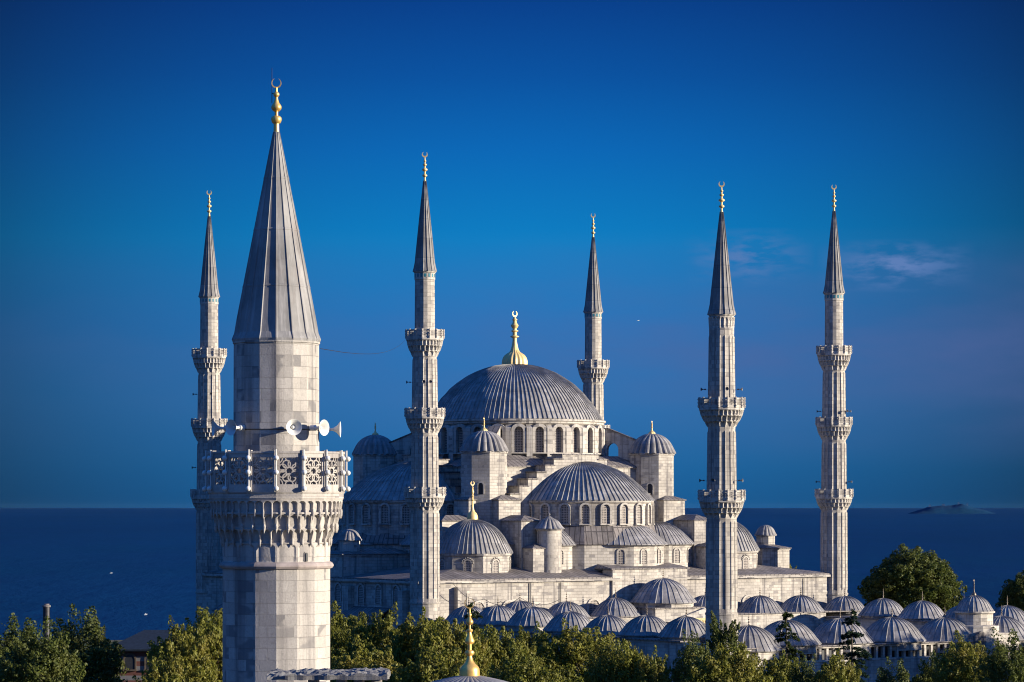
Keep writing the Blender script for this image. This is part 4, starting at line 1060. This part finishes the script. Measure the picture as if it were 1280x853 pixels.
T = [
 ('dark', 15, 771, 262, 125, 'shade-toned tree cut by the left edge of the picture'),  # first three trees: darker leaves paint in the shade of the left edge
 ('dark', 98, 762, 266, 135, 'wide shade-toned tree with upright shoots left of the striped building'),
 ('dark', 52, 776, 250, 130, 'lower shade-toned tree in front of the round chimney at far left'),
 ('broad1', 228, 772, 255, 95, 'green tree just right of the striped building'),
 ('broad0', 272, 753, 262, 110, 'taller tree tucked behind the left side of the foreground minaret'),
 ('broad3', 206, 808, 232, 80, 'small tree low in front of the striped building'),
 ('broad2', 425, 757, 275, 120, 'tree touching the right side of the foreground minaret'),
 ('broad1', 478, 755, 268, 105, 'second tree right of the foreground minaret, with upright pale shoots'),
 ('broad3', 524, 758, 262, 95, 'narrow tree below the minaret left of the dome'),
 ('broad0', 566, 766, 258, 105, 'tree just left of the gilded foreground finial'),
 ('broad2', 455, 800, 240, 130, 'lower bushy tree above the stone chimney slab'),
 ('broad1', 545, 800, 236, 120, 'lower tree behind the left of the small ribbed dome'),
 ('broad0', 626, 776, 262, 105, 'tree just right of the gilded foreground finial'),
 ('broad3', 668, 776, 268, 80, 'narrow tree in front of the leftmost courtyard domes'),
 ('broad1', 722, 775, 266, 125, 'rounded yellowish tree in front of the middle courtyard domes'),
 ('broad2', 660, 808, 236, 130, 'lower tree right of the small ribbed dome'),
 ('broad0', 775, 792, 250, 110, 'lower yellow green tree below the courtyard domes'),
 ('broad3', 815, 806, 246, 66, 'little tree in front of the shaded courtyard wall'),
 ('column', 905, 757, 285, 56, 'tall dark upright tree at the foot of the two-balcony minaret'),
 ('dark', 872, 792, 262, 80, 'dark tree left of the foot of the two-balcony minaret'),
 ('broad0', 905, 797, 246, 125, 'broad yellowish tree in front of the two-balcony minaret'),
 ('broad3', 975, 812, 262, 80, 'dark green low tree below the slim conifer'),
 ('dark', 1002, 822, 258, 70, 'dark low tree between the two conifers'),
 ('broad1', 1046, 812, 255, 85, 'bright yellow green tree below the right conifer'),
 ('dark', 1118, 826, 262, 80, 'low dark tree in front of the striped courtyard wall'),
 ('broad2', 1208, 793, 270, 95, 'rounded olive tree in front of the outer portal dome'),
 ('dark', 1268, 790, 262, 110, 'dark tree at the bottom right corner'),
 ('dark', 1165, 815, 276, 70, 'dark tree left of the rounded olive tree at right'),
 ('round', 1141, 688, 500, 118, 'big round dark tree standing against the sea beyond the courtyard'),
 ('round', 1284, 716, 500, 70, 'dark tree against the sea at the right edge'),
 ('broad3', 985, 697, 520, 34, 'small tree peeping over the mosque roof right of the two-balcony minaret'),
]
nm = {'column': 'cypress_tree'}
for t in T: tree(*t, name=nm.get(t[0], 'broadleaf_tree'))
tree('con0', 983, 760, 290, 74, 'slim dark conifer with drooping tiers in front of the courtyard domes', 'conifer_tree')
tree('con1', 1065, 760, 290, 84, 'bushier dark conifer in front of the right courtyard domes', 'conifer_tree')
tree('con1', 590, 752, 300, 84, 'dark conifer half hidden behind the gilded finial', 'conifer_tree')

# tall park trees west of the courtyard: outside the picture, their shade falls across the courtyard's north-west front
for px_, Y_, lab in ((82, 345, 'park tree west of the courtyard, nearest its north corner'), (91, 354, 'park tree west of the courtyard, second from its north corner'), (101, 361, 'park tree west of the courtyard, in the middle of the row'),
                     (111, 369, 'park tree west of the courtyard, second from the far end'), (121, 377, 'park tree west of the courtyard, at the far end of the row')):
    tree('round', 640+px_/Y_*F, 698, Y_, 130, lab, 'broadleaf_tree')

# ------------------------------------------------------------------ evening air over the sea
hz = MB().box(-96000, 96000, -150, 102000, -70, 56)
hm = bpy.data.materials.new('haze_air'); hm.use_nodes = True; hn = hm.node_tree; hn.nodes.remove(hn.nodes['Principled BSDF'])
pv = hn.nodes.new('ShaderNodeVolumePrincipled'); pv.inputs['Color'].default_value = (.35, .66, .95, 1); pv.inputs['Density'].default_value = 3.5e-7
hn.links.new(pv.outputs[0], hn.nodes['Material Output'].inputs['Volume'])
tag(hz.build('haze', hm), kind='stuff')
